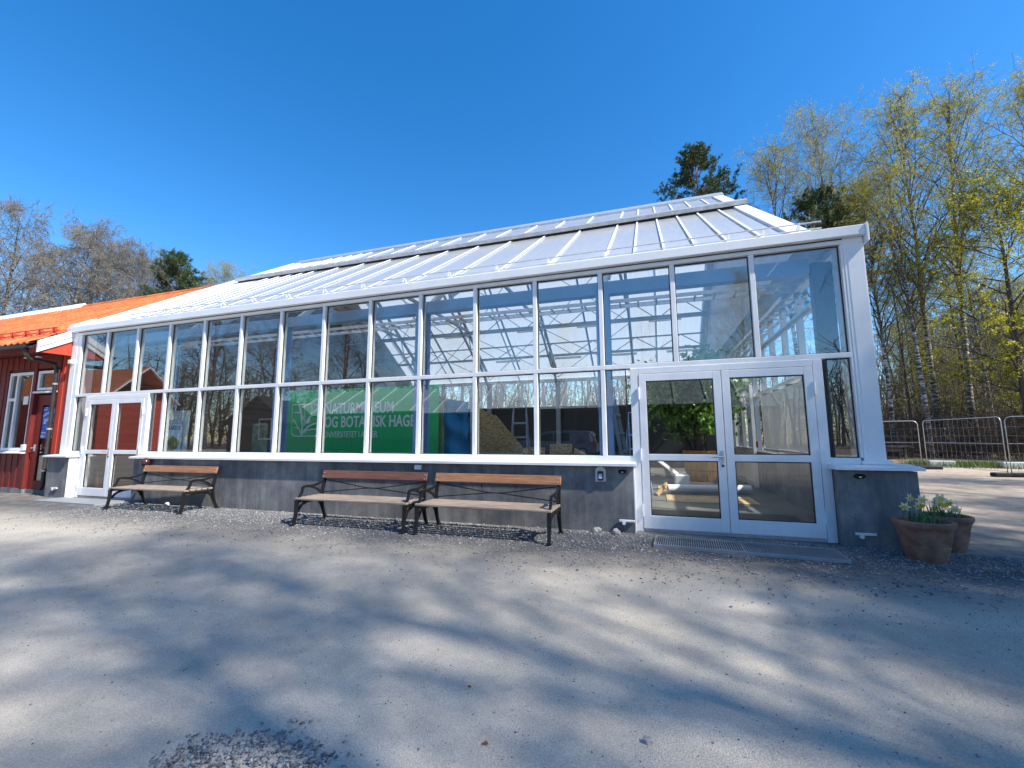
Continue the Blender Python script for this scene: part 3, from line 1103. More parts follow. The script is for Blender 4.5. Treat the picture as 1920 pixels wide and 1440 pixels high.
MB().prism([(RX0, RRY - .3, rz(RRY - .3) + .04), (RX0, RRY, rz(RRY) + .17), (RX0, RRY + .3, rz(RRY - .3) + .04), (RX0, RRY + .3, rz(RRY - .3) - .02), (RX0, RRY - .3, rz(RRY - .3) - .02)], (14.2, 0, 0)).build('ridge_flashing', M['white_metal'], RH)
MB().box(RX0, RX1 - .1, 9.3, 9.45, 0, 3.4).build('rear_wall', M['red'], RH)
MB().prism([(RX0, .05, 0), (RX0, 9.4, 0), (RX0, 9.4, 3.4), (RX0, RRY, rz(RRY) - .2), (RX0, .05, 3.4)], (.12, 0, 0)).build('end_wall', M['red'], RH)
# snow guard on the tiles
ysg = REY + .42
for i in range(9):
    xx = RX1 - .45 - i * .55
    MB().prism([(xx, ysg - .05, rz(ysg) + .03), (xx, ysg, rz(ysg) + .2), (xx, ysg + .04, rz(ysg) + .2), (xx, ysg + .15, rz(ysg + .15) + .03)], (.02, 0, 0)).build('snow_guard_bracket', M['red_sunlit'], RH)
for dz in (.1, .18):
    MB().tube([(RX1 - 6, ysg, rz(ysg) + dz), (RX1 - .25, ysg, rz(ysg) + dz)], .011, 6).build('snow_guard_rail', M['red_sunlit'], RH)
# gutter with hooks, downpipe
gt = MB()
gp = []
for k in range(9):
    a = math.pi + math.pi * k / 8
    gp.append((REY - .115 + .075 * math.cos(a), rz(REY) - .10 + .075 * math.sin(a)))
for k in range(8):
    (ya, za), (yb, zb) = gp[k], gp[k + 1]
    gt.poly([(RX0, ya, za), (RX1 - .02, ya, za), (RX1 - .02, yb, zb), (RX0, yb, zb)])
gt.build('gutter', M['tile_dark'], RH, smooth=True)
for i in range(8):
    xx = RX1 - .2 - i * .5
    MB().beam((xx, REY - .19, rz(REY) - .1), (xx, REY + .02, rz(REY) - .01), .03, .012).build('gutter_hook', M['tile_dark'], RH)
gx = RX1 - .16
MB().tube([(gx, REY - .115, rz(REY) - .16), (gx, REY - .11, rz(REY) - .30), (gx - .02, REY - .02, rz(REY) - .40), (-15.62, -.12, 3.02), (-15.64, -.07, 2.90), (-15.64, -.06, 2.75), (-15.64, -.06, .22), (-15.64, -.1, .12)], .04, 10).build('downpipe', M['tile_dark'], RH, smooth=True)
for z in (.55, 1.5, 2.55):
    MB().lathe([(.041, -.02), (.048, -.02), (.048, .02), (.041, .02)], (-15.64, -.06, z), 12).build('pipe_bracket', M['steel'], RH)
# window
wn_ = empty('window', (-17.1, 0, 0))
wn_.parent = RH
wn_.location = Vector((-17.1, 0, 0)) - ORG[RH.name]
fr = MB()
x0, x1, z0, z1 = -17.62, -16.62, .99, 2.9
for (a, b, c, d) in ((x0, x0 + .07, z0, z1), (x1 - .07, x1, z0, z1), (x0 + .07, x1 - .07, z1 - .07, z1), (x0 + .07, x1 - .07, z0, z0 + .07), (x0 + .3, x0 + .37, z0 + .07, z1 - .07), (x0 + .07, x0 + .3, 2.2, 2.27)):
    fr.box(a, b, .0, .09, c, d)
fr.build('window_frame', M['white'], wn_)
MB().box(x0 + .07, x1 - .07, .045, .055, z0 + .07, z1 - .07).build('pane', M['glass_old'], wn_)
MB().prism([(x0 - .08, -.1, .93), (x0 - .08, -.1, .955), (x0 - .08, .04, .985), (x0 - .08, .04, .93)], (1.16, 0, 0)).build('window_sill', M['white'], wn_)
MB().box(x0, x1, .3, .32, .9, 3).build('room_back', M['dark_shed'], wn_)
# fanlight over the door
fr = MB()
x0, x1, z0, z1 = -16.46, -15.66, 2.43, 2.9
for (a, b, c, d) in ((x0, x0 + .08, z0, z1), (x1 - .08, x1, z0, z1), (x0 + .08, x1 - .08, z1 - .06, z1), (x0 + .08, x1 - .08, z0, z0 + .06)):
    fr.box(a, b, .0, .09, c, d)
fl = fr.build('fanlight', M['white'], RH)
MB().box(x0 + .08, x1 - .08, .045, .055, z0 + .06, z1 - .06).build('pane', M['glass_old'], fl)
MB().box(-16.5, -15.62, -.05, .06, 2.36, 2.4).build('drip_board', M['white'], fl)
# door
dr = MB()
x0, x1 = -16.48, -15.64
for (a, b, c, d) in ((x0, x0 + .22, .1, 2.32), (x1 - .12, x1, .1, 2.32), (x0 + .22, x1 - .12, 2.08, 2.32), (x0 + .22, x1 - .12, .1, .3)):
    dr.box(a, b, .06, .12, c, d)
door = dr.build('door', M['red'], RH)
MB().box(x0 + .22, x1 - .12, .085, .095, .3, 2.08).build('pane', M['glass_old'], door)
MB().box(x0 + .235, x1 - .125, .078, .083, 1.28, 2.02).build('notice_poster', M['poster_blue'], door)
hd = MB()
hd.tube([(x0 + .1, .06, 1.06), (x0 + .1, .0, 1.06), (x0 + .22, -.005, 1.06)], .011, 8)
hd.box(x0 + .07, x0 + .13, .05, .0595, .98, 1.14)
hd.build('handle', M['steel'], door)
MB().box(-16.5, -15.62, .04, .3, .0, .095).build('door_step', M['concrete'], RH)
MB().bbox(-16.64, -16.52, -.075, -.0205, 1.0, 1.14, .008).build('letter_box', M['white'], RH)
MB().bbox(-16.9, -16.72, -.02, -.005, 2.1, 2.3, .004).build('vent_cover', M['white_metal'], RH)
MB().bbox(-15.2, -15.09, -.10, -.0285, 3.0, 3.09, .008).build('wall_lamp', M['white'], RH)
for xx in (-16.55, -16.1):
    MB().lathe([(.0, .0), (.055, .0), (.06, .02)], (xx, -.2, rz(REY) - .245), 14).build('soffit_lamp', M['white'], RH)
MB().box(RX0, -16.5, -.02, .05, -.05, .118).build('footing', M['concrete'], RH)

# ================================================================== WALL FITTINGS
b = empty('junction_box', (-5.86, -.2, .80), 'small white junction box on the concrete between the two right benches', 'junction box')
MB().bbox(-5.92, -5.80, -.245, -.2005, .765, .84, .01).build('box_body', M['white'], b)
MB().bbox(-5.91, -5.81, -.252, -.2455, .775, .83, .003).build('lid', M['white'], b)
b = empty('keypad', (-3.05, -.2, .74), 'arched grey keypad reader on the concrete left of the right door', 'keypad')
pts = [(-3.12, -.215, .66)] + [(-3.05 - .07 * math.cos(a), -.215, .80 + .06 * math.sin(a)) for a in np.linspace(0, math.pi, 9)] + [(-2.98, -.215, .66)]
MB().prism(pts[::-1], (0, .0145, 0)).build('back_plate', M['steel'], b)
MB().bbox(-3.088, -3.012, -.245, -.2155, .675, .80, .008).build('reader', M['black'], b)
MB().box(-3.074, -3.026, -.2475, -.2455, .70, .765).build('screen', M['screen'], b)
for xx, lb in ((-2.76, 'small black door contact lamp on concrete beside the keypad'), (-.10, 'small black door contact lamp on the concrete above the flower pots')):
    b = empty('contact_lamp', (xx, -.2, .8), lb, 'lamp', 'door contact lamps')
    MB().bbox(xx - .055, xx + .055, -.225, -.2005, .775, .825, .02).build('housing', M['black'], b)
    MB().box(xx - .012, xx + .012, -.2275, -.2255, .785, .797).build('lens', M['white'], b)
for xx, z, lb in ((-2.72, .16, 'white folding door stay on the concrete left of the right door'), (-.10, .155, 'white folding door stay low on the concrete behind the pots'), (-14.86, .2, 'white folding door stay on the concrete by the red house')):
    b = empty('door_stay', (xx, -.2, z), lb, 'door stay', 'door stays')
    MB().bbox(xx - .1, xx + .1, -.235, -.21, z - .014, z + .014, .004).build('arm', M['white'], b)
    MB().lathe([(.0, -.03), (.022, -.03), (.022, .01), (.0, .01)], (xx - .04, -.21, z - .03), 10, 'Y').build('pivot', M['white'], b)
b = empty('wall_bell', (-11.92, -.2, .82), 'round dark maroon lamp on concrete behind the leftmost bench', 'lamp')
MB().lathe([(0, .09), (.05, .075), (.085, .03), (.09, 0), (.075, -.05), (.03, -.08), (0, -.085)], (-11.92, -.3, .80), 18).build('globe', pm('maroon_gloss', (.05, .012, .016), (.07, .02, .025), 4, .15), b, smooth=True)
MB().tube([(-11.92, -.2, .70), (-11.92, -.28, .68), (-11.92, -.3, .72)], .018, 8).build('bracket', M['black'], b)

# ================================================================== BENCHES
def make_bench(L):
    root = empty('park_bench', (0, 0, 0))
    SZ = .375
    for s in (-1, 1):
        x = s * (L / 2 - .03)
        w = .034
        f = MB()

        def rib(pts, h0, h1=None):
            n = len(pts)
            for i in range(n - 1):
                hh = h0 if h1 is None else h0 + (h1 - h0) * i / max(1, n - 2)
                f.beam((x, pts[i][0], pts[i][1]), (x, pts[i + 1][0], pts[i + 1][1]), w, hh, (1, 0, 0))

        def arc(p0, p1, p2, n=7):
            o = []
            for i in range(n + 1):
                t = i / n
                o.append(((1 - t) ** 2 * p0[0] + 2 * t * (1 - t) * p1[0] + t * t * p2[0], (1 - t) ** 2 * p0[1] + 2 * t * (1 - t) * p1[1] + t * t * p2[1]))
            return o
        rib(arc((-.30, SZ - .02), (-.29, .15), (-.345, 0.0)), .055, .035)           # front leg
        f.box(x - .03, x + .03, -.385, -.32, 0, .02)
        rib(arc((.21, SZ), (.22, .15), (.335, 0.0)), .055, .035)                    # rear leg
        f.box(x - .03, x + .03, .30, .37, 0, .02)
        rib([(-.31, SZ - .035), (.23, SZ - .045)], .045)                             # seat bearer
        rib(arc((-.27, .19), (-.22, SZ - .05), (.0, SZ - .055)), .022)              # curved stays below
        rib(arc((.22, .19), (.18, SZ - .05), (.0, SZ - .055)), .022)
        rib(arc((.21, SZ - .02), (.235, .55), (.30, .755)), .05, .035)               # back post
        rib(arc((.265, .62), (.10, .52), (-.10, .545), 9), .026)                     # arm rest
        rib(arc((-.10, .545), (-.19, .545), (-.205, .52), 4), .026)
        rib(arc((-.195, .525), (-.195, .45), (-.29, SZ - .02)), .03)                # arm front
        rib(arc((-.12, .54), (.06, .53), (.205, SZ + .03)), .02)                    # inner scroll
        f.build('side_frame', M['iron'], root)
    for i in range(5):
        y0 = -.315 + i * .108
        MB().bbox(-L / 2 + .0, L / 2, y0, y0 + .074, SZ - .012, SZ + .018, .006).build('seat_slat', M['seat_wood'], root)
    bk = MB()
    bk.bbox(-L / 2 - .0, L / 2, -.0125, .0125, -.062, .062, .006)
    c, s_ = math.cos(R(-16)), math.sin(R(-16))
    bk.v = [(x, y * c - z * s_ + .252, y * s_ + z * c + .69) for x, y, z in bk.v]
    B = bk.build('backrest_slat', M['back_wood'], root)
    for s in (-1, 1):
        for dz in (-.03, .03):
            MB().lathe([(0, -.004), (.008, -.003), (.009, 0)], (s * (L / 2 - .035), .2385 + (-.009 if dz < 0 else .0085), .69 + dz), 8, 'Y').build('bolt', M['silver'], B)
    for s in (-1, 1):
        MB().tube([(-s * (L / 2 - .05), .262, .61), (-s * .12, .245, .505), (s * .12, .242, .495), (s * (L / 2 - .05), .225, .42)], .008, 6).build('cross_brace', M['iron'], root)
    return root


bench = make_bench(1.86)
spots = [(-10.85, -.62, R(1.5), 'leftmost park bench, standing apart near the left double door', None),
         (-6.46, -.78, R(.6), 'middle park bench with dark brown back board and greyed seat', 'back_wood_dark'),
         (-4.46, -.79, R(-.6), 'rightmost park bench with orange brown back board by the keypad', None)]
for i, (x, y, a, lb, mt_) in enumerate(spots):
    o = bench if i == 0 else copy_tree(bench)
    o.location = (x, y, 0)
    o.rotation_euler = (0, 0, a)
    tag(o, lb, 'bench', 'park benches along the greenhouse wall')
    if mt_:
        for ch in o.children:
            if ch.name.startswith('backrest'):
                ch.data = ch.data.copy()
                ch.data.materials[0] = M[mt_]

# ================================================================== DOOR GRATES, STONES
M['grate_steel'] = pm('dull_grate_steel', (.28, .31, .34), (.40, .43, .46), 9, .45, .05, .3)


def grate(x0, x1, y0, y1, rot, lb):
    cx, cy = (x0 + x1) / 2, (y0 + y1) / 2
    G = empty('metal_grate', (cx, cy, 0), lb, 'grate', 'door grates')
    f = MB()
    f.box(x0, x1, y0, y0 + .012, 0.0, .032)
    f.box(x0, x1, y1 - .012, y1, 0.0, .032)
    f.box(x0, x0 + .012, y0 + .012, y1 - .012, 0.0, .032)
    f.box(x1 - .012, x1, y0 + .012, y1 - .012, 0.0, .032)
    f.box(cx - .006, cx + .006, y0 + .012, y1 - .012, 0.0, .0315)
    f.build('rim', M['grate_steel'], G)
    bars = MB()
    n = int((x1 - x0) / .024)
    for i in range(1, n):
        xx = x0 + (x1 - x0) * i / n
        bars.box(xx - .003, xx + .003, y0 + .012, y1 - .012, .006, .030)
    bars.box(x0 + .012, x1 - .012, (y0 + y1) / 2 - .002, (y0 + y1) / 2 + .002, .008, .018)
    bars.build('bars', M['grate_steel'], G, kind='stuff')
    MB().box(x0 + .012, x1 - .012, y0 + .012, y1 - .012, .001, .004).build('pit', M['tile_dark'], G)
    G.rotation_euler.z = rot


grate(-2.38, -.50, -.92, -.42, R(-3.5), 'galvanised door grate in the gravel before the right double door')
grate(-14.4, -12.5, -.75, -.25, 0, 'pale door grate in the ground before the left double door')


def rock(name, c, r, seed, mat):
    rr = random.Random(seed)
    bm = bmesh.new()
    bmesh.ops.create_icosphere(bm, subdivisions=2, radius=1)
    for v in bm.verts:
        k = 1 + .28 * math.sin(v.co.x * 3 + seed) * math.cos(v.co.y * 4 - seed) + rr.uniform(-.12, .12)
        v.co = Vector((v.co.x * r[0] * k, v.co.y * r[1] * k, max(-.3, v.co.z) * r[2] * k))
    me = bpy.data.meshes.new(name)
    bm.to_mesh(me)
    bm.free()
    me.materials.append(mat)
    o = link(name, me, None, c)
    return o


tag(rock('stone', (-3.12, -.27, .025), (.065, .04, .045), 3, M['rock']), 'squared grey stone lying against the plinth by the keypad', 'stone', 'loose stones')
tag(rock('stone', (-2.86, -.31, .02), (.06, .05, .05), 8, M['rock']), 'pale jagged stone by the left jamb of the right door', 'stone', 'loose stones')
tag(rock('stone', (-11.18, -.32, .02), (.06, .04, .05), 12, M['cloth_white']), 'white stone lying on the ground under the leftmost bench', 'stone', 'loose stones')
tag(rock('stone', (-2.41, -4.245, .005), (.022, .014, .02), 21, M['rock']), 'sharp pale stone on bare gravel at the bottom right', 'stone', 'loose stones')


def fallen_leaf(c, w, lb):
    x, y = c
    m = MB().add([(x - w, y, .006), (x - w * .1, y - w * .5, .012), (x + w, y - .1 * w, .006), (x + w * .1, y + w * .6, .013), (x, y, .003)], [(0, 1, 4), (1, 2, 4), (2, 3, 4), (3, 0, 4)])
    m.v = [(a - x, b - y, d) for a, b, d in m.v]
    o = m.build('fallen_leaf', M['dry_leaf'])
    o.location = (x, y, 0)
    tag(o, lb, 'leaf', 'fallen leaves')


fallen_leaf((-3.274, -4.106), .012, 'small orange dead leaf on sunlit gravel below the middle')
fallen_leaf((-3.046, -4.462), .016, 'dark curled dead leaf near the bottom edge')


def stones(name, P, S, seed, lb):
    r = np.random.default_rng(seed)
    n = len(P)
    base = np.array([[1, 0, 0], [-1, 0, 0], [0, 1, 0], [0, -1, 0], [0, 0, 1], [0, 0, -1]], float)
    F = np.array([[0, 2, 4], [2, 1, 4], [1, 3, 4], [3, 0, 4], [2, 0, 5], [1, 2, 5], [3, 1, 5], [0, 3, 5]])
    D = base[None] * r.uniform(.55, 1.15, (n, 6, 1)) + r.uniform(-.3, .3, (n, 6, 3))
    D *= np.array([1, .75, .5])
    a = r.uniform(0, 2 * np.pi, n)
    ca, sa = np.cos(a)[:, None], np.sin(a)[:, None]
    X = D[..., 0] * ca - D[..., 1] * sa
    Y = D[..., 0] * sa + D[..., 1] * ca
    tl = r.uniform(-.5, .5, n)[:, None]
    Z = D[..., 2] + X * tl
    V = np.stack([X, Y, Z], -1) * S[:, None, None]
    V += P[:, None, :]
    T = (F[None] + (np.arange(n) * 6)[:, None, None]).reshape(-1, 3)
    o = link(name, np_mesh(name, V.reshape(-1, 3), None, T, [M['stone']]))
    return tag(o, lb, 'gravel', kind='stuff')


r_ = np.random.default_rng(11)
n = 36000
P = np.stack([r_.uniform(-12.4, 2.2, n), -.22 - np.abs(r_.normal(0, .75, n)), r_.uniform(.0, .008, n)], -1)
P = P[(P[:, 1] > -2.6) & ~((P[:, 0] > -2.45) & (P[:, 0] < -.45) & (P[:, 1] > -.98) & (P[:, 1] < -.36)) & ~((P[:, 0] > .45) & (P[:, 1] > -.22) & (P[:, 1] < -.2))]
stones('crushed_gravel', P, np.clip(r_.lognormal(-4.65, .42, len(P)), .004, .024), 1, 'dark crushed gravel lying along the foot of the wall')
n = 30000
P = np.stack([r_.uniform(-14, 5, n), r_.uniform(-5.9, -1.2, n), r_.uniform(-.001, .003, n)], -1)
stones('loose_pebbles', P, np.clip(r_.lognormal(-5.75, .5, n), .0015, .011), 2, 'fine loose pebbles scattered over the packed yard')
n = 1000
t = r_.uniform(-1, 1, n)
P = np.stack([-3.88 + t * .33 + r_.normal(0, .05, n), -4.80 - (t ** 2) * .10 + t * .03 + r_.normal(0, .08, n), np.abs(r_.normal(.003, .005, n))], -1)
stones('gravel_patch', P, r_.uniform(.005, .017, n), 3, 'heap of coarse grey gravel at the bottom edge')

# ================================================================== FLOWER POTS
def pot(c, r, h, lb, seed, nfl):
    P = empty('flower_pot', c, lb, 'flower pot', 'terracotta pots')
    pr = [(0, 0), (r * .60, 0), (r * .63, .02), (r * .74, h * .34), (r * .755, h * .34), (r * .76, h * .38), (r * .75, h * .385), (r * .86, h * .72), (r * .87, h * .74), (r * .90, h * .80), (r * .97, h * .86), (r * 1.0, h * .92), (r * .99, h * .98), (r * .94, h), (r * .86, h * .985), (r * .83, h * .92), (r * .80, h * .84)]
    MB().lathe(pr, c, 40).build('pot_body', M['terracotta'], P, smooth='auto')
    MB().lathe([(0, h * .86), (r * .4, h * .875), (r * .81, h * .85)], c, 24).build('soil', M['soil'], P)
    rr = random.Random(seed)
    D = empty('daffodil_clump', (c[0], c[1], c[2] + h * .86), 'potted daffodils', 'daffodils', 'potted daffodils')
    D['label'] = ('tall clump of yellow and cream daffodils in the front pot' if seed == 1 else 'drooping clump of daffodils in the rear pot')
    lv = MB()
    z0 = c[2] + h * .85
    for i in range(34 if seed == 1 else 26):
        a = rr.uniform(0, 6.28)
        q = r * .55 * math.sqrt(rr.random())
        x, y = c[0] + q * math.cos(a), c[1] + q * math.sin(a)
        hh = rr.uniform(.10, .19)
        dx, dy = rr.uniform(-.07, .07), rr.uniform(-.07, .07)
        w = .007
        p1 = Vector((x, y, z0)); p2 = Vector((x + dx * .4, y + dy * .4, z0 + hh * .65)); p3 = Vector((x + dx, y + dy, z0 + hh * rr.uniform(.8, 1)))
        s = Vector((math.cos(a + 1), math.sin(a + 1), 0)) * w
        lv.add([tuple(p1 - s), tuple(p1 + s), tuple(p2 + s), tuple(p2 - s), tuple(p3)], [(0, 1, 2, 3), (3, 2, 4)])
    lv.build('leaf_blades', M['daff_leaf'], D, kind='stuff')
    for i in range(nfl):
        a = i * 2.4 + seed
        q = r * .62 * math.sqrt((i + .6) / nfl)
        x, y = c[0] + q * math.cos(a) - (.0), c[1] + q * math.sin(a)
        hh = rr.uniform(.17, .31) if seed == 1 else rr.uniform(.13, .22)
        fx, fy = x + rr.uniform(-.05, .05), y + rr.uniform(-.05, .02)
        top = Vector((fx, fy, z0 + hh))
        fd = Vector((rr.uniform(-.8, .8), -1, rr.uniform(-.3, .25))).normalized()
        MB().tube([(x, y, z0), ((x + fx) / 2 - .01, (y + fy) / 2, z0 + hh * .6), tuple(top + Vector((0, 0, .006))), tuple(top + fd * .012)], .003, 5).build('stem', M['daff_leaf'], D)
        u = fd.cross(Vector((0, 0, 1))).normalized()
        w = u.cross(fd)
        fl = MB()
        cpt = top + fd * .015
        for k in range(6):
            an = k * math.pi / 3
            d = u * math.cos(an) + w * math.sin(an)
            e = u * math.cos(an + .5) + w * math.sin(an + .5)
            e2 = u * math.cos(an - .5) + w * math.sin(an - .5)
            fl.add([tuple(cpt), tuple(cpt + e2 * .030 + fd * .004), tuple(cpt + d * .056 - fd * .004), tuple(cpt + e * .030 + fd * .004)], [(0, 1, 2, 3)])
        fo = fl.build('flower', M['cream_petal'], D)
        tr = MB()
        ring = []
        for rad, dd in ((.012, .0), (.015, .022), (.022, .032)):
            for k in range(8):
                an = k * math.pi / 4
                ring.append(tuple(cpt + (u * math.cos(an) + w * math.sin(an)) * rad + fd * dd))
        fs = [(j * 8 + k, j * 8 + (k + 1) % 8, (j + 1) * 8 + (k + 1) % 8, (j + 1) * 8 + k) for j in range(2) for k in range(8)]
        tr.add(ring, fs)
        tr.build('trumpet', M['yellow_petal'], fo)
    return P


pot((.27, -.58, 0), .255, .40, 'big weathered terracotta pot in front, at the corner of the plinth', 1, 8)
pot((.73, -.02, 0), .235, .38, 'paler terracotta pot standing behind the front pot', 2, 7)
# ================================================================== LETTERING
def text_mesh(body, h, width=None, bold=.0, ext=.002):
    """letters as a thin solid mesh in the x-y plane, left foot at the origin, capital height h"""
    c = bpy.data.curves.new('letters', 'FONT')
    c.body = body
    c.size = h / .69
    c.extrude = ext
    c.offset = bold
    c.resolution_u = 3
    o = bpy.data.objects.new('letters', c)
    COL.objects.link(o)
    dg = bpy.context.evaluated_depsgraph_get()
    me = bpy.data.meshes.new_from_object(o.evaluated_get(dg))
    bpy.data.objects.remove(o)
    xs = [v.co.x for v in me.vertices]
    x0, x1 = min(xs), max(xs)
    s = 1 if width is None else width / (x1 - x0)
    for v in me.vertices: v.co.x = (v.co.x - x0) * s
    return me


def put_text(name, body, h, width, origin, mat, parent, bold=0., face=-1):
    me = text_mesh(body, h, width, bold)
    o0 = ORG[parent.name]
    for v in me.vertices:
        x, y, z = v.co
        v.co = (origin[0] + x * (1 if face < 0 else -1) - o0.x, origin[1] - (z if face < 0 else -z) - o0.y, origin[2] + y - o0.z)
    me.materials.clear()
    me.materials.append(mat)
    o = link(name, me, parent)
    return o


# ================================================================== THINGS INSIDE
BY = 2.0
B = empty('green_banner', (-8.9, BY, 0), 'big green banner board with white lettering and tree emblem inside the glass', 'banner')
for i in range(4):
    a = -11.05 + i * 1.09
    MB().bbox(a + .003, a + 1.087, BY, BY + .02, .03, 2.40, .003).build('board_panel', M['green'], B)
for xx in (-10.9, -8.9, -6.9):
    MB().beam((xx, BY + .06, .03), (xx, BY + .06, 2.3), .06, .06, (0, 1, 0)).build('prop', M['planter_wood'], B)
MB().box(-11.06, -6.68, BY - .012, BY - .0005, 1.22, 1.235).build('seam_strip', M['green'], B)
ty = BY - .004
put_text('lettering', 'NATURMUSEUM', .245, 1.86, (-9.66, ty, 1.825), M['banner_white'], B, .007)
put_text('lettering', 'OG BOTANISK HAGE', .245, 2.41, (-9.66, ty, 1.515), M['banner_white'], B, .007)
put_text('lettering', 'UNIVERSITETET I AGDER', .135, 1.46, (-9.66, ty, 1.28), M['banner_white'], B, .0)
lg = MB()


def stroke(pts, r0, r1=None):
    n = len(pts)
    for i in range(n - 1):
        w = r0 if r1 is None else r0 + (r1 - r0) * i / max(1, n - 1)
        p, q = pts[i], pts[i + 1]
        lg.beam((p[0], ty - .003 - .0002 * (i % 2), p[1]), (q[0], ty - .003 - .0002 * (i % 2), q[1]), .006, w, (0, 0, 1))


def bez(a, b, c, n=8): return [((1 - t) ** 2 * a[0] + 2 * t * (1 - t) * b[0] + t * t * c[0], (1 - t) ** 2 * a[1] + 2 * t * (1 - t) * b[1] + t * t * c[1]) for t in [i / n for i in range(n + 1)]]


lx0, lx1, lz0, lz1 = -10.62, -9.85, 1.31, 2.07
q = .14
stroke([(lx1, lz0)] + [(lx0 + q, lz0)] + bez((lx0 + q, lz0), (lx0, lz0), (lx0, lz0 + q), 5) + [(lx0, lz1), (lx1 - q, lz1)] + bez((lx1 - q, lz1), (lx1, lz1), (lx1, lz1 - q), 5) + [(lx1, lz0)], .022)
cx = -10.27
stroke(bez((cx, lz0), (cx + .0, 1.7), (cx - .16, lz1 - .01)), .10, .035)
stroke(bez((cx + .04, lz0 + .08), (cx + .06, 1.55), (lx1 - .02, 1.62)), .06, .02)
stroke(bez((cx - .03, lz0 + .02), (cx - .12, 1.5), (lx0 + .03, 1.72)), .045, .02)
stroke(bez((cx - .08, 1.45), (cx - .16, 1.52), (lx0 + .04, 1.52)), .025, .014)
stroke(bez((cx - .01, 1.72), (cx - .06, 1.9), (lx0 + .05, 1.88)), .04, .02)
stroke(bez((cx + .03, 1.55), (cx + .04, 1.85), (cx + .02, lz1)), .05, .02)
stroke(bez((cx + .05, 1.62), (cx + .28, 1.75), (cx + .22, lz1 - .02)), .035, .016)
stroke(bez((cx + .06, lz0 + .1), (cx + .1, 1.47), (lx1, 1.48)), .03, .02)
lfp = bez((cx + .10, 1.60), (cx + .03, 1.68), (cx + .17, 1.76), 6) + bez((cx + .17, 1.76), (cx + .24, 1.64), (cx + .10, 1.60), 6)[1:-1]
lg.prism([(a, ty - .004, b) for a, b in lfp], (0, .003, 0))
lg.build('tree_emblem', M['banner_white'], B)

# poster boards on the inner sill
P_ = empty('poster_board', (-12.0, .3, .93), 'tall grey blue card with a small plant poster standing in the window', 'poster')
MB().bbox(-12.3, -11.68, .30, .315, .93, 1.86, .002).build('back_card', M['poster_card'], P_)
po = MB().bbox(-12.27, -11.83, .275, .287, .93, 1.58, .002).build('poster', M['poster_pale'], P_)
put_text('lettering', 'KAKTUS', .085, .36, (-12.23, .2735, 1.45), M['ink'], P_, .002)
cp = MB()
cpts = [(-12.05 + .17 * math.cos(a) * (1 + .12 * math.sin(5 * a)), .2725, 1.16 + .15 * math.sin(a) * (1 + .15 * math.cos(3 * a))) for a in np.linspace(0, 2 * math.pi, 26)[:-1]]
cp.prism(cpts[::-1], (0, .002, 0))
cp.build('plant_picture', M['cactus_print'], P_)
# inner window board the posters stand on
MB().box(-12.38, -2.7, .262, .40, .88, .925).build('window_board', M['white'], GH)

T_ = empty('tarpaulin_sheet', (-6.4, 2.2, 0), 'blue plastic sheet hanging in the window right of the banner', 'tarpaulin')
tm = MB()
nx, nz = 10, 24
vs = []
for j in range(nz + 1):
    for i in range(nx + 1):
        u, w = i / nx, j / nz
        x = -6.72 + .60 * u + .02 * math.sin(w * 4)
        z = .03 + (2.10 - .1 * u) * w
        y = 2.3 + .035 * math.sin(w * 23 + u * 3) + .03 * math.sin(u * 9 + w * 4)
        vs.append((x, y, z))
tm.add(vs, [(j * (nx + 1) + i, j * (nx + 1) + i + 1, (j + 1) * (nx + 1) + i + 1, (j + 1) * (nx + 1) + i) for j in range(nz) for i in range(nx)])
tm.build('sheet', M['tarp'], T_, smooth=True)
MB().beam((-6.78, 2.36, .03), (-6.78, 2.36, 2.45), .05, .05, (0, 1, 0)).build('post', M['steel'], T_)
MB().beam((-6.08, 2.36, .03), (-6.08, 2.36, 2.3), .05, .05, (0, 1, 0)).build('post', M['steel'], T_)

for (pts, y, lb) in (([(-6.05, .03), (-5.55, .03), (-5.55, 1.72), (-6.05, 1.95)], 2.42, 'tall chipboard sheet leaning beside the blue plastic sheet'),
                     ([(-5.54, .03), (-4.75, .03), (-4.9, 1.02), (-5.54, 1.75)], 2.36, 'chipboard sheet with a slanting cut edge behind the step ladder'),
                     ([(-6.98, .03), (-6.78, .03), (-6.78, 2.2), (-6.98, 2.2)], 2.5, 'narrow chipboard strip at the right edge of the green banner'),
                     ([(-5.45, .03), (-4.42, .03), (-4.42, 1.06), (-5.45, 1.06)], 2.2, 'low chipboard sheet in front of the step ladder')):
    o = MB().prism([(x, y, z) for x, z in pts], (0, .018, 0)).build('chipboard_sheet', M['osb'], None, (pts[0][0], y, .03))
    tag(o, lb, 'board', 'chipboard sheets')
o = MB().bbox(-4.25, -3.85, 1.9, 2.1, .93, 1.13, .004)
o = o.build('plywood_box', M['osb'], None, (-4.05, 2.0, .93)); tag(o, 'small plywood box behind the window below the van reflection', 'box')
tr = empty('work_bench', (-4.2, 2.0, 0.03), 'plain timber work bench behind the window carrying a plywood box', 'table')
MB().box(-4.7, -3.5, 1.7, 2.2, .87, .93).build('top', M['ply'], tr)
for xx in (-4.65, -3.6):
    for yy in (1.75, 2.1):
        MB().box(xx, xx + .06, yy, yy + .06, .03, .87).build('leg', M['ply'], tr)
o = MB().prism([(-3.80, 1.95, .93), (-3.55, 1.95, .93), (-3.78, 1.95, 1.05)], (0, .1, 0)).build('timber_wedge', M['ply'], None, (-3.7, 2.0, .93))
tag(o, 'pale timber wedge lying beside the plywood box', 'wedge')


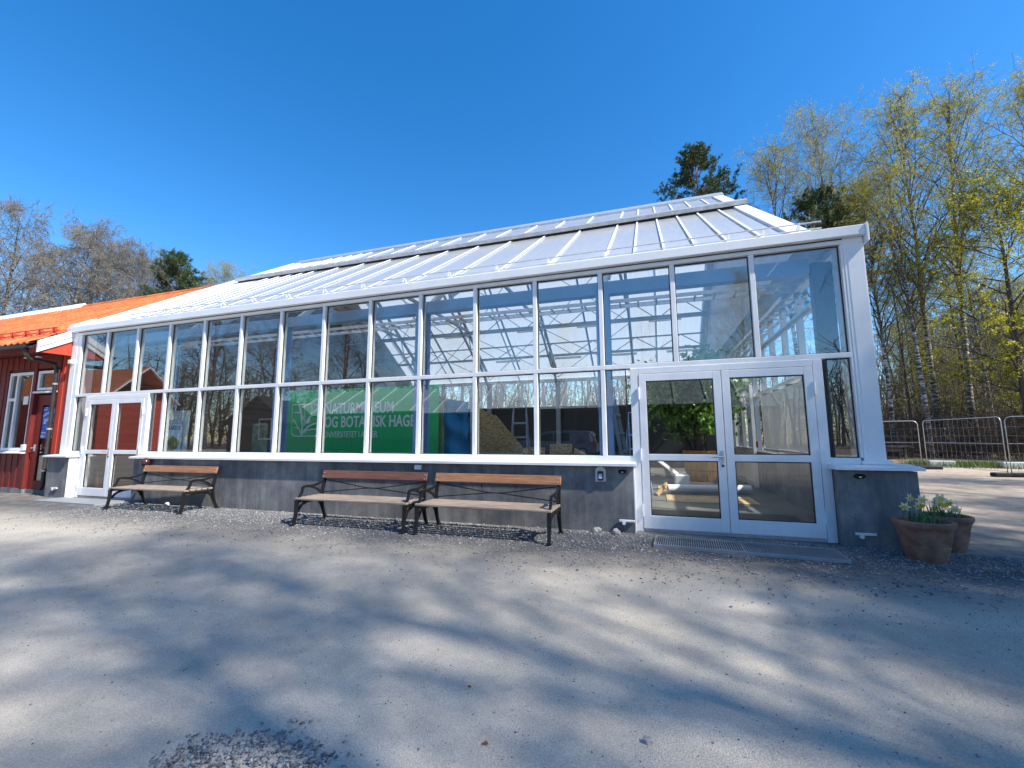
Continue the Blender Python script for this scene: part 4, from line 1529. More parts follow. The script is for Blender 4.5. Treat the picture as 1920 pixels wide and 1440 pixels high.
def step_ladder(x, y, w, h, lb, rot=0, mat='steel_paint'):
    S = empty('step_ladder', (x, y, .03), lb, 'ladder', 'step ladders')
    d = h * .33
    for s in (-1, 1):
        MB().beam((x + s * w * .62, y - d / 2, .03), (x + s * w * .4, y, h), .03, .06, (0, 1, 0)).build('rail', M[mat], S)
        MB().beam((x + s * w * .66, y + d / 2, .03), (x + s * w * .42, y + .04, h - .1), .025, .04, (0, 1, 0)).build('rear_leg', M[mat], S)
    n = int(h / .29)
    for i in range(1, n):
        t = i / n
        hw = w * (.62 - .22 * t)
        yc = y - d / 2 * (1 - t)
        MB().bbox(x - hw, x + hw, yc - .045, yc + .045, .03 + h * t - .02, .03 + h * t + .02, .004).build('step', M[mat], S)
    MB().tube([(x - w * .4, y, h), (x - w * .39, y + .01, h + .22), (x + w * .39, y + .01, h + .22), (x + w * .4, y, h)], .014, 8).build('hand_rail', M[mat], S)
    S.rotation_euler.z = rot
    return S


step_ladder(-5.15, 2.9, .36, 1.85, 'aluminium step ladder beside the slanting chipboard', R(8))
step_ladder(-3.02, 1.75, .34, 1.95, 'aluminium step ladder turned edge on by the steel column', R(80))
step_ladder(-2.75, 4.0, .36, 1.6, 'bluish step ladder deeper inside, left of the right door', R(-20), 'sky_tinted_steel')

# pallets of building material in the dark left half
o = MB()
o.bbox(-14.2, -12.8, 7.5, 8.9, .03, 1.1, .01); o = o.build('crate', M['dark_wall'], None, (-13.5, 8.2, .03)); tag(o, 'large dark crate deep inside the left half', 'crate')
ck = empty('stuffed_chair', (-11.35, 1.5, .03), 'pale green armchair frame wrapped in film inside the window', 'chair')
MB().bbox(-11.6, -11.1, 1.3, 1.8, .35, .95, .05).build('seat', M['dark_wall'], ck)
bk_ = MB().bbox(-11.55, -11.1, 1.7, 1.8, .9, 1.62, .04).build('backrest', pm('pale_green_film', (.16, .19, .10), (.42, .44, .30), 7, .4, .3), ck)
for xx in (-11.58, -11.14):
    for yy in (1.32, 1.74):
        MB().box(xx, xx + .05, yy, yy + .05, .03, .35).build('leg', M['dark_wall'], ck)

# planter with an indoor tree
PX, PY = -.98, 7.3
PT = empty('wooden_planter', (PX, PY, .03), 'round slatted wooden planter behind the right door', 'planter')
nst = 22
for i in range(nst):
    a = 2 * math.pi * i / nst
    c, s = math.cos(a), math.sin(a)
    t = Vector((-s, c, 0))
    r0, r1 = .52, .60
    w0, w1 = math.pi * r0 / nst * .97, math.pi * r1 / nst * .97
    m = MB()
    A = Vector((PX + c * r0, PY + s * r0, .05)); Bv = Vector((PX + c * r1, PY + s * r1, .88))
    nn = Vector((c, s, 0)) * .022
    m.add([tuple(A - t * w0), tuple(A + t * w0), tuple(Bv + t * w1), tuple(Bv - t * w1), tuple(A - t * w0 - nn), tuple(A + t * w0 - nn), tuple(Bv + t * w1 - nn), tuple(Bv - t * w1 - nn)],
          [(0, 1, 2, 3), (7, 6, 5, 4), (3, 2, 6, 7), (0, 4, 5, 1), (1, 5, 6, 2), (0, 3, 7, 4)])
    m.build('stave', M['planter_wood'], PT)
for z, r in ((.30, .552), (.68, .588)):
    MB().lathe([(r, z - .01), (r + .008, z - .01), (r + .008, z + .01), (r, z + .01)], (PX, PY, .03), 44).build('hoop', M['terracotta'], PT)
MB().lathe([(0, .80), (.57, .80)], (PX, PY, .03), 24).build('soil', M['soil'], PT)


def batch_tube(P, Rr, n):
    """P (N,K,3), Rr (N,K) -> verts, quads"""
    N, K, _ = P.shape
    T = np.gradient(P, axis=1)
    T /= np.linalg.norm(T, axis=2, keepdims=True) + 1e-9
    ref = np.where(np.abs(T[..., 2:3]) < .9, np.array([0, 0, 1.0]), np.array([1.0, 0, 0]))
    ref = ref[:, :1].repeat(K, 1)
    A = np.cross(T, ref)
    A /= np.linalg.norm(A, axis=2, keepdims=True) + 1e-9
    Bn = np.cross(T, A)
    an = 2 * np.pi * np.arange(n) / n
    V = P[:, :, None] + (A[:, :, None] * np.cos(an)[:, None] + Bn[:, :, None] * np.sin(an)[:, None]) * Rr[:, :, None, None]
    idx = np.arange(N * K * n).reshape(N, K, n)
    a = idx[:, :-1]
    b = idx[:, 1:]
    Q = np.stack([a, np.roll(a, -1, 2), np.roll(b, -1, 2), b], -1).reshape(-1, 4)
    return V.reshape(-1, 3), Q


def merge(parts):
    V, Q, I = [], [], []
    o = 0
    for v, q, i in parts:
        V.append(v); Q.append(q + o); I.append(np.full(len(q), i, dtype=np.int32))
        o += len(v)
    return np.concatenate(V), np.concatenate(Q), np.concatenate(I)


def leaf_quads(P, S, r, flat=.0, aspect=.62):
    """one diamond leaf at every point"""
    n = len(P)
    d = r.normal(size=(n, 3)); d[:, 2] -= .35
    d /= np.linalg.norm(d, axis=1, keepdims=True)
    k = r.normal(size=(n, 3))
    s = np.cross(d, k); s /= np.linalg.norm(s, axis=1, keepdims=True) + 1e-9
    up = np.cross(s, d)
    L = S[:, None]
    V = np.stack([P, P + d * L * .5 + s * L * aspect * .5 + up * L * .08, P + d * L, P + d * L * .5 - s * L * aspect * .5 + up * L * .08], 1)
    Q = np.arange(n * 4).reshape(n, 4)
    return V.reshape(-1, 3), Q


def grow(starts, dirs, lens, K, droop, wig, r):
    """curved shoots: starts (N,3), dirs (N,3), lens (N)"""
    N = len(starts)
    P = np.zeros((N, K, 3))
    P[:, 0] = starts
    d = dirs / (np.linalg.norm(dirs, axis=1, keepdims=True) + 1e-9)
    for k in range(1, K):
        d = d + r.normal(0, wig, (N, 3))
        d[:, 2] -= droop
        d /= np.linalg.norm(d, axis=1, keepdims=True) + 1e-9
        P[:, k] = P[:, k - 1] + d * (lens / (K - 1))[:, None]
    return P


def along(P, u):
    """points and tangents at fraction u (N,) of each of the polylines P (N,K,3)"""
    K = P.shape[1]
    f = u * (K - 1)
    i = np.minimum(f.astype(int), K - 2)
    w = (f - i)[:, None]
    n = np.arange(len(P))
    a, b = P[n, i], P[n, i + 1]
    t = b - a
    return a * (1 - w) + b * w, t / (np.linalg.norm(t, axis=1, keepdims=True) + 1e-9)


def tree_mesh(seed, H, kind='birch', nl=34, t0=.25, spread=.34, e0=62, e1=34, nsec=8, nter=4, ntw=3, leaves=5, leaf=.05, r0=.16, droop=.16, bark='birch_bark', twig='twig', lm='birch_leaf', lean=.03, clump=1.0, tk=1.0, limb='brown_bark'):
    r = np.random.default_rng(seed)
    K = 14
    z = np.linspace(0, 1, K)
    az = r.uniform(0, 6.28)
    tr = np.stack([np.cos(az) * lean * H * z ** 1.6 + np.cumsum(r.normal(0, .012, K)) * H * .09, np.sin(az) * lean * H * z ** 1.6 + np.cumsum(r.normal(0, .012, K)) * H * .09, z * H], -1)
    tr[0, :2] = 0
    tr -= np.array([tr[0, 0], tr[0, 1], 0]) * 1.0
    tr[0, 2] = -.15
    rad = r0 * (1 - z) ** .85 + .012
    rad[0] *= 1.25
    parts = [batch_tube(tr[None], rad[None], 10) + (0,)]
    # limbs
    t = np.clip(np.linspace(t0, .97, nl) + r.normal(0, .015, nl), .1, .98)
    S, _ = along(np.repeat(tr[None], nl, 0), t)
    azs = np.arange(nl) * 2.4 + r.normal(0, .4, nl)
    L = H * (spread * np.clip((1 - t) / (1 - t0), 0, 1) ** .75 * (.55 + .45 * np.clip((t - t0) / .15, 0, 1)) + .045) * r.uniform(.75, 1.15, nl)
    el = np.radians(e0 + (e1 - e0) * (1 - t) + r.normal(0, 6, nl))
    D = np.stack([np.cos(azs) * np.cos(el), np.sin(azs) * np.cos(el), np.sin(el)], -1)
    lim = grow(S, D, L, 8, .02, .09, r)
    lr = (np.interp(t, z, rad) * .42)[:, None] * np.linspace(1, .12, 8)[None] + .004
    parts.append(batch_tube(lim, lr, 5) + (1,))
    # secondary
    n2 = nl * nsec
    par = np.repeat(np.arange(nl), nsec)
    u = np.tile(np.linspace(.22, 1, nsec), nl) + r.uniform(-.05, .05, n2)
    u = np.clip(u, .1, 1)
    S2, T2 = along(lim[par], u)
    D2 = T2 * .8 + r.normal(0, .55, (n2, 3))
    L2 = L[par] * (.42 - .22 * u) * r.uniform(.6, 1.2, n2) + .25
    sec = grow(S2, D2, L2, 5, droop * .25, .12, r)
    r2 = np.linspace(1, .3, 5)[None] * (.006 + .010 * (1 - u))[:, None]
    t2 = batch_tube(sec, r2, 4)
    # tertiary
    n3 = n2 * nter
    par3 = np.repeat(np.arange(n2), nter)
    u3 = r.uniform(.25, 1, n3)
    S3, T3 = along(sec[par3], u3)
    D3 = T3 * .7 + r.normal(0, .6, (n3, 3))
    L3 = L2[par3] * r.uniform(.3, .6, n3) + .15
    ter = grow(S3, D3, L3, 4, droop * .8, .14, r)
    t3 = batch_tube(ter, np.linspace(.006, .003, 4)[None].repeat(n3, 0) * tk, 3)
    # twigs
    n4 = n3 * ntw
    par4 = np.repeat(np.arange(n3), ntw)
    S4, T4 = along(ter[par4], r.uniform(.2, 1, n4))
    D4 = T4 * .8 + r.normal(0, .55, (n4, 3))
    L4 = r.uniform(.25, .7, n4)
    tw = grow(S4, D4, L4, 4, droop * 1.6, .16, r)
    t4 = batch_tube(tw, np.linspace(.0042, .002, 4)[None].repeat(n4, 0) * tk, 3)
    crown = [t2 + (0,), t3 + (0,), t4 + (0,)]
    if leaves:
        n5 = n4 * leaves
        par5 = np.repeat(np.arange(n4), leaves)
        keep = r.random(n4)[par5] < clump
        par5 = par5[keep]
        S5, _ = along(tw[par5], r.uniform(.1, 1, len(par5)))
        S5 = S5 + r.normal(0, .02, S5.shape)
        crown.append(leaf_quads(S5, leaf * r.uniform(.6, 1.25, len(S5)), r) + (1,))
    tv, tq, ti = merge(parts)
    cv, cq, ci = merge(crown)
    m1 = np_mesh(kind + '_trunk', tv, tq, None, [M[bark], M[limb]], qi=ti, smooth=True)
    m2 = np_mesh(kind + '_crown', cv, cq, None, [M[twig], M[lm]], qi=ci)
    return m1, m2


def pine_mesh(seed, H, r0=.2, t0=.42, spread=.2, n_l=30):
    r = np.random.default_rng(seed)
    K = 12
    z = np.linspace(0, 1, K)
    tr = np.stack([np.cumsum(r.normal(0, .01, K)) * H * .1, np.cumsum(r.normal(0, .01, K)) * H * .1, z * H], -1)
    tr -= np.array([tr[0, 0], tr[0, 1], 0])
    tr[0, 2] = -.15
    rad = r0 * (1 - z) ** .8 + .02
    t = np.clip(np.linspace(t0, .99, n_l) + r.normal(0, .015, n_l), 0, .995)
    S, _ = along(np.repeat(tr[None], n_l, 0), t)
    az = np.arange(n_l) * 2.4 + r.normal(0, .5, n_l)
    v = (1 - t) / (1 - t0)
    L = H * (spread * np.clip(v, 0, 1) ** .33 * r.uniform(.6, 1.1, n_l) + .02)
    el = np.radians(12 + 40 * (1 - v) + r.normal(0, 9, n_l))
    D = np.stack([np.cos(az) * np.cos(el), np.sin(az) * np.cos(el), np.sin(el)], -1)
    lim = grow(S, D, L, 7, -.05, .12, r)
    parts = [batch_tube(tr[None], rad[None], 9) + (0,), batch_tube(lim, (np.interp(t, z, rad) * .4)[:, None] * np.linspace(1, .2, 7)[None] + .006, 5) + (0,)]
    ns = 9
    n2 = n_l * ns
    par = np.repeat(np.arange(n_l), ns)
    S2, T2 = along(lim[par], np.clip(np.tile(np.linspace(.35, 1, ns), n_l) + r.uniform(-.06, .06, n2), 0, 1))
    L2 = L[par] * r.uniform(.16, .36, n2) + .2
    sec = grow(S2, T2 * .7 + r.normal(0, .6, (n2, 3)) * np.array([1, 1, .5]), L2, 5, -.08, .15, r)
    t2 = batch_tube(sec, np.linspace(.014, .006, 5)[None].repeat(n2, 0), 4)
    nt_ = 14
    n3 = n2 * nt_
    par3 = np.repeat(np.arange(n2), nt_)
    S3, T3 = along(sec[par3], r.uniform(.3, 1, n3))
    S3 = S3 + r.normal(0, .07, S3.shape)
    nn = 18
    par4 = np.repeat(np.arange(n3), nn)
    d = T3[par4] * .5 + r.normal(0, .7, (n3 * nn, 3)) + np.array([0, 0, .3])
    d /= np.linalg.norm(d, axis=1, keepdims=True)
    s = np.cross(d, r.normal(size=d.shape))
    s /= np.linalg.norm(s, axis=1, keepdims=True)
    Ln = r.uniform(.10, .19, (len(d), 1))
    b = S3[par4]
    NV = np.stack([b - s * .012, b + s * .012, b + d * Ln], 1).reshape(-1, 3)
    NT = np.arange(len(NV)).reshape(-1, 3)
    tv, tq, ti = merge(parts)
    m1 = np_mesh('pine_trunk', tv, tq, None, [M['pine_bark']], smooth=True)
    o = len(t2[0])
    m2 = np_mesh('pine_crown', np.concatenate([t2[0], NV]), t2[1], NT + o, [M['twig'], M['pine_needle']], ti=1)
    return m1, m2


def plant(name, meshes, loc, rot, s, label, cat, group):
    t = empty(name, loc, label, cat, group)
    t.rotation_euler = (0, 0, rot)
    t.scale = (s[0], s[0], s[1]) if isinstance(s, tuple) else (s, s, s)
    link('trunk', meshes[0], t)
    link('crown', meshes[1], t)
    return t


# the indoor tree: dark glossy leaves on a short thick stem
def ficus():
    r = np.random.default_rng(77)
    stems = np.array([[0, 0, 0], [.13, .05, 0], [-.12, .08, 0], [.05, -.14, 0]], float)
    D = np.array([[.0, 0, 1], [.25, .1, 1], [-.3, .1, 1], [.12, -.3, 1]])
    P = grow(stems, D, np.array([1.6, 1.5, 1.55, 1.4]), 7, -.02, .1, r)
    parts = [batch_tube(P, np.linspace(.075, .035, 7)[None].repeat(4, 0), 8) + (0,)]
    n = 70
    par = r.integers(0, 4, n)
    S, T = along(P[par], r.uniform(.35, 1, n))
    a = r.uniform(0, 6.28, n)
    br = grow(S, np.stack([np.cos(a), np.sin(a), r.uniform(-.1, 1.1, n)], -1), r.uniform(.5, 1.15, n), 6, .05, .12, r)
    parts.append(batch_tube(br, np.linspace(.016, .006, 6)[None].repeat(n, 0), 4) + (0,))
    n2 = n * 140
    p2 = np.repeat(np.arange(n), 140)
    S2, _ = along(br[p2], r.uniform(.3, 1, n2))
    S2 = S2 + r.normal(0, .11, S2.shape)
    lv = leaf_quads(S2, r.uniform(.07, .13, n2), r)
    tv, tq, ti = merge(parts)
    return np_mesh('indoor_trunk', tv, tq, None, [M['brown_bark']], smooth=True), np_mesh('indoor_crown', lv[0], lv[1], None, [M['ficus_leaf']])


plant('indoor_tree', ficus(), (PX - .2, PY, .83), 0, (1.45, 1.55), 'bushy dark green tree growing in the wooden planter', 'tree', None)

# material lying on the floor inside the right door
o = MB().bbox(-2.15, -.55, 2.7, 3.7, .031, .045, .002).build('plywood_sheet', M['ply'], None, (-1.3, 3.2, .03)); tag(o, 'plywood sheet flat on the floor nearest the right door', 'board', 'plywood on the floor')
o = MB().bbox(-2.3, -.9, 4.4, 5.4, .031, .046, .002); o = o.build('plywood_sheet', M['ply'], None, (-1.6, 4.9, .03)); tag(o, 'plywood sheet on the floor beneath the white plastic can', 'board', 'plywood on the floor')
o = MB().tube([(-2.1, 3.95, .14), (-.42, 4.3, .14)], .09, 18).build('plastic_roll', M['cloth_white'], None, (-1.3, 4.1, .05), smooth='auto'); tag(o, 'long white roll of plastic film on the floor', 'roll')
cn = empty('plastic_can', (-1.75, 4.6, .046), 'white plastic can on the floor inside the right door', 'can')
MB().bbox(-1.93, -1.6, 4.5, 4.75, .046, .40, .03).build('can_body', M['cloth_white'], cn)
MB().lathe([(.035, .4), (.035, .45), (0, .45)], (-1.7, 4.62, 0.0), 12).build('cap', M['cloth_white'], cn)
wp = MB().beam((-2.3, 4.4, .75), (-1.85, 4.8, .38), .05, .07).build('white_profile', M['white'], None, (-2.1, 4.6, .4)); tag(wp, 'white plastic profile leaning above the can', 'profile')
wp = MB().beam((-2.33, 3.55, .04), (-2.12, 3.9, .25), .04, .07).build('timber_offcut', M['ply'], None, (-2.2, 3.7, .04)); tag(wp, 'pale timber offcut propped against the plastic roll', 'timber')
for i, (a, b) in enumerate(((1.7, 2.85), (2.87, 4.05), (4.07, 4.6))):
    o = MB().bbox(-.02, .02, a, b, 1.02, 2.15 + .0, .003).build('wall_board', M['grey_board'], None, (0, a, 1.02))
    tag(o, ('wide pale wall board nearest the right door', 'middle pale wall board on the right inner wall', 'narrow pale wall board farthest from the right door')[i], 'board', 'pale wall boards')
MB().box(-.03, .03, 1.6, 4.7, .96, 1.0).build('board_shelf', M['steel'], GH)
# ================================================================== TREES
BG1 = tree_mesh(1, 18, nl=40, nter=3, leaves=24, leaf=.043, r0=.13, clump=.8, t0=.36, e0=70, e1=48, droop=.1, spread=.32)
BG2 = tree_mesh(2, 19, nl=38, nter=3, leaves=22, leaf=.043, r0=.14, clump=.75, t0=.40, e1=48, droop=.1, spread=.32, lean=.05, e0=72)
BG3 = tree_mesh(3, 17, nl=34, leaves=8, t0=.45, e0=68, e1=46, leaf=.05, r0=.12, lm='birch_leaf', twig='twig_grey', lean=.06, limb='birch_bark')
BB1 = tree_mesh(4, 18, nl=40, ntw=4, leaves=2, leaf=.045, r0=.2, lm='birch_leaf_pale', twig='twig_grey', spread=.38, e0=56, tk=2.3, limb='birch_bark')
BB2 = tree_mesh(5, 17, nl=38, ntw=4, leaves=2, leaf=.045, r0=.18, lm='birch_leaf_pale', twig='twig_grey', lean=.07, spread=.36, tk=2.3, limb='birch_bark')
MP1 = tree_mesh(6, 12, nl=34, leaves=9, leaf=.085, r0=.13, bark='brown_bark', lm='maple_leaf', t0=.22, spread=.42, e0=48, e1=20, droop=.04)
AL1 = tree_mesh(7, 17, nl=30, leaves=2, leaf=.05, r0=.17, bark='brown_bark', lm='birch_leaf', t0=.3, spread=.32, e0=60)
PN1 = pine_mesh(8, 20, t0=.76, spread=.125, n_l=46)
PN2 = pine_mesh(9, 17, t0=.55, spread=.2, n_l=46)

WOOD = 'birches in the wood behind the fence'
near = [
    (BG1, 'birch_tree', (9.8, 22.0), 0.3, (.8, .84), 'slender birch whose stem rises just right of the white corner post'),
    (BG2, 'birch_tree', (10.6, 20.6), 2.0, (.75, .80), 'birch with its white stem forking low behind the fence'),
    (BG1, 'birch_tree', (12.6, 23.8), 4.1, (1.15, 1.18), 'tallest birch, with black and white stem behind the left fence post'),
    (BG2, 'birch_tree', (14.9, 25.2), 5.0, (1.15, 1.15), 'thick stemmed birch right of the tallest birch'),
    (BG1, 'birch_tree', (16.0, 20.4), 1.2, (.9, 1.02), 'birch with a leaning stem at the right edge of the picture'),
    (BG3, 'birch_tree', (9.2, 25.5), 3.3, (.9, 1.28), 'thin leaning birch with silvery top left of the tall birches'),
    (BG2, 'birch_tree', (7.2, 27.0), 0.9, (1.1, 1.13), 'round topped birch showing above the roof end'),
    (BG3, 'birch_tree', (12.0, 29.5), 2.6, (.95, 1.1), 'pale birch farther back between the tall birches'),
]
for m, nm, (x, y), a, s, lb in near:
    plant(nm, m, (x, y, 0), a, s, lb, 'tree', WOOD)
plant('maple_tree', MP1, (14.3, 20.3, 0), .5, (1.15, 1.1), 'yellow green leafy maple before the dark stems', 'tree', None)
plant('maple_tree', MP1, (17.6, 21.5, 0), 2.5, (1.0, .75), 'low yellow green maple at the right picture edge', 'tree', None)
plant('pine_tree', PN1, (1.4, 25.5, 0), 0.4, (1.0, 1.05), 'dark green pine crown rising above the right end of the ridge', 'tree', 'pines')
plant('pine_tree', PN2, (8.4, 24.0, 0), 1.4, (.95, .93), 'smaller pine crown right of the roof end among birches', 'tree', 'pines')
rr = random.Random(4)
placed = [(x, y) for _, _, (x, y), _, _, _ in near]
k = 0
for tries in range(400):
    if k >= 34: break
    y = rr.uniform(23, 58)
    az = rr.uniform(R(24), R(37))
    x = CAM[0] + (y - CAM[1]) * math.tan(az)
    if any((x - a) ** 2 + (y - b) ** 2 < 4.0 for a, b in placed): continue
    placed.append((x, y))
    m = (BG1, AL1, BG3, AL1, BG2, BB2)[k % 6]
    kd = {id(AL1): ('brown stemmed tree crowded among others deep in the wood', 'brown stems of the wood'), id(BB2): ('bare grey twigged birch deep in the wood', 'bare birches of the wood'), id(BG3): ('pale leafed birch deep in the wood', 'pale birches of the wood')}.get(id(m), ('yellow green birch crowded deep in the wood', 'green birches of the wood'))
    plant('wood_tree', m, (x, y, 0), rr.uniform(0, 6.28), rr.uniform(.5, .85), kd[0], 'tree', kd[1])
    k += 1

# left, behind the red house
LEFT = 'bare birches behind the red house'
for m, (x, y), a, s, lb in [
    (BB1, (-63.0, 17.5), .4, (1.2, 1.33), 'tallest bare birch at the left edge of the picture'),
    (BB2, (-58.0, 19.5), 2.2, (1.2, 1.28), 'bare birch second from the left edge, greyish twigs'),
    (BB1, (-59.0, 22.5), 3.9, (1.3, 1.34), 'broad bare birch with forked white stem above the orange roof'),
    (BB2, (-53.0, 23.5), 5.2, (1.15, 1.22), 'slim bare birch just left of the pine'),
    (BB1, (-66.0, 30), 1.0, (1.3, 1.35), 'bare birch set back between the two left birches'),
    (BB2, (-64.0, 16.0), 4.4, (1.1, 1.12), 'lower bare birch hanging over the red roof at far left'),
    (BB1, (-71.0, 22), 2.0, (1.2, 1.3), 'dense bare birch cut by the left picture edge'),
    (BB2, (-56.0, 27), 0.7, (1.3, 1.25), 'bare birch set back behind the broad forked birch'),
    (BB1, (-50.5, 29), 5.5, (1.0, 1.05), 'low bare birch right beside the left pine'),
    (BB2, (-62.0, 24), 3.0, (1.25, 1.35), 'bare birch with thin white stem left of the forked birch'),
    (BG3, (-43.5, 26.0), 2.9, (1.0, 1.10), 'small yellowish birch top just right of the left pine')]:
    plant('birch_tree', m, (x, y, 0), a, s, lb, 'tree', LEFT)
plant('pine_tree', PN2, (-48.3, 24.0, 0), 3.0, (1.1, 1.13), 'dark pine above the orange roof on the left', 'tree', 'pines')
plant('pine_tree', PN2, (-50.6, 25.0, 0), 5.0, (1.0, 1.08), 'second dark pine leaning against the left pine', 'tree', 'pines')

# right of the yard and behind the camera: the trees whose shade falls across the gravel
SH = 'trees standing round the yard outside the picture'
for i, (m, (x, y), a, s) in enumerate([
    (AL1, (6.5, -5.8), 1.1, .95), (MP1, (8.2, -2.3), .3, .8), (AL1, (4.6, -6.9), 2.2, .9), (BG3, (13.0, 3.0), 1.0, .9), (BG1, (14.5, 7.5), 2.0, .9), (AL1, (18.0, 5.0), 3.0, .9), (PN2, (15.5, -6.2), 1.9, .95), (AL1, (12.5, -4.8), 3.0, 1.0), (AL1, (8.0, -7.5), 4.0, .8),
    (PN1, (17.0, -3.6), 5.1, .92), (BG3, (15.5, -9.5), .2, 1.0), (BG2, (6.2, -10.5), 2.0, .85), (PN2, (19.0, -8.0), 2.7, 1.0), (BG1, (20.5, -1.0), 4.5, 1.0)]):
    plant('yard_tree', m, (x, y, 0), a, s, 'tree beside the yard right of the camera, seen only by its shade', 'tree', SH)
BK = 'trees behind the sheds opposite'
for i, (m, (x, y), a, s) in enumerate([(BB1, (-48, -36), .3, 1.2), (BB2, (-41, -40), 1.3, 1.2), (AL1, (-35, -37), 2.3, 1.1), (BB1, (-29, -41), 3.3, 1.1), (BB2, (-22, -38), 4.3, .9), (BG3, (-12, -40), 5.3, .8), (AL1, (-3, -39), .9, .8), (BG1, (6, -38), 1.9, .9), (BB1, (-55, -33), 3.1, 1.3), (PN1, (-44, -44), 1.1, 1.1)]):
    plant('yard_tree', m, (x, y, 0), a, s, 'tree behind the opposite shed, seen only as a reflection in the glass', 'tree', BK)

# undergrowth and the far wood: stuff
r = np.random.default_rng(21)


def thicket(name, lb, n, xr, yr, hr, seed, leafy, mat, lmat):
    r = np.random.default_rng(seed)
    y = r.uniform(*yr, n)
    az = r.uniform(*xr, n)
    x = CAM[0] + (y - CAM[1]) * np.tan(az)
    S = np.stack([x, y, np.zeros(n)], -1)
    H = r.uniform(*hr, n)
    D = np.stack([r.normal(0, .18, n), r.normal(0, .18, n), np.ones(n)], -1)
    P = grow(S, D, H, 5, .0, .09, r)
    w = .006 + .0035 * H
    parts = [batch_tube(P, w[:, None] * np.linspace(1, .3, 5)[None], 4) + (0,)]
    k = 9
    p2 = np.repeat(np.arange(n), k)
    S2, T2 = along(P[p2], r.uniform(.25, 1, n * k))
    tw = grow(S2, T2 * .5 + r.normal(0, .6, (n * k, 3)), H[p2] * r.uniform(.12, .35, n * k), 4, .02, .15, r)
    parts.append(batch_tube(tw, np.linspace(.008, .003, 4)[None].repeat(n * k, 0), 3) + (0,))
    p3 = np.repeat(np.arange(n * k), 3)
    S3, T3 = along(tw[p3], r.uniform(.2, 1, len(p3)))
    t3 = grow(S3, T3 * .6 + r.normal(0, .6, (len(p3), 3)), r.uniform(.15, .6, len(p3)), 3, .03, .15, r)
    parts.append(batch_tube(t3, np.linspace(.005, .003, 3)[None].repeat(len(p3), 0), 3) + (0,))
    if leafy:
        p4 = np.repeat(np.arange(len(p3)), leafy)
        S4, _ = along(t3[p4], r.uniform(0, 1, len(p4)))
        S4 = S4[S4[:, 2] > 2.6]
        parts.append(leaf_quads(S4 + r.normal(0, .04, S4.shape), r.uniform(.04, .09, len(S4)), r) + (1,))
    v, q, i = merge(parts)
    o = link(name, np_mesh(name, v, q, None, [M[mat], M[lmat]], qi=i))
    return tag(o, lb, 'undergrowth', kind='stuff')


thicket('undergrowth', 'tangle of bare brown undergrowth behind the fence', 1100, (R(20), R(38)), (19.5, 34), (.5, 3.2), 31, 0, 'twig', 'birch_leaf')
thicket('leafing_bushes', 'young yellow green bushes under the birches', 130, (R(24), R(38)), (22, 44), (3.0, 7.0), 32, 4, 'twig', 'maple_leaf')
thicket('far_wood', 'far brown mass of the wood', 800, (R(18), R(40)), (46, 90), (7, 17), 33, 1, 'brown_bark', 'birch_leaf')
# wood straight behind the greenhouse, seen through both glass walls
thicket('back_wood', 'bare wood behind the greenhouse seen through the glass', 420, (R(-48), R(10)), (20, 42), (4, 12), 34, 1, 'twig_grey', 'birch_leaf_pale')

# the wood that closes the view all round
rg = np.random.default_rng(44)
n = 1500
aa = rg.uniform(0, 2 * np.pi, n)
rd = rg.uniform(62, 105, n)
S = np.stack([-8 + rd * np.cos(aa), rd * np.sin(aa), np.zeros(n)], -1)
H = rg.uniform(6, 15, n)
P = grow(S, np.stack([rg.normal(0, .1, n), rg.normal(0, .1, n), np.ones(n)], -1), H, 5, 0, .05, rg)
parts = [batch_tube(P, (.05 + .01 * H)[:, None] * np.linspace(1, .3, 5)[None], 4) + (0,)]
p2 = np.repeat(np.arange(n), 34)
S2, T2 = along(P[p2], rg.uniform(.02, 1, len(p2)))
tw = grow(S2, T2 * .5 + rg.normal(0, .6, S2.shape), H[p2] * rg.uniform(.1, .3, len(p2)), 4, .02, .15, rg)
parts.append(batch_tube(tw, np.linspace(.05, .02, 4)[None].repeat(len(p2), 0), 3) + (0,))
p3 = np.repeat(np.arange(len(p2)), 2)
S3, _ = along(tw[p3], rg.uniform(.2, 1, len(p3)))
parts.append(leaf_quads(S3 + rg.normal(0, .3, S3.shape), rg.uniform(.15, .4, len(p3)), rg) + (1,))
v, q, i = merge(parts)
tag(link('surrounding_wood', np_mesh('surrounding_wood', v, q, None, [M['brown_bark'], M['birch_leaf_pale']], qi=i)), 'far brown wood closing the view round the yard', 'wood', kind='stuff')

# grass tufts at the edge of the yard
n = 9000
xg = r.uniform(8.2, 17, n); yg = 17.0 + r.normal(0, .55, n) + (xg - 8) * -.12
P = np.stack([xg, yg, np.zeros(n)], -1)
d = np.stack([r.normal(0, .35, n), r.normal(0, .35, n), np.ones(n)], -1)
d /= np.linalg.norm(d, axis=1, keepdims=True)
s = np.cross(d, r.normal(size=d.shape)); s /= np.linalg.norm(s, axis=1, keepdims=True)
Lg = r.uniform(.10, .34, (n, 1))
V = np.stack([P - s * .012, P + s * .012, P + d * Lg], 1).reshape(-1, 3)
o = link('grass_tufts', np_mesh('grass_tufts', V, None, np.arange(len(V)).reshape(-1, 3), [M['grass']]))
tag(o, 'bright green grass at the edge of the wood', 'grass', kind='stuff')

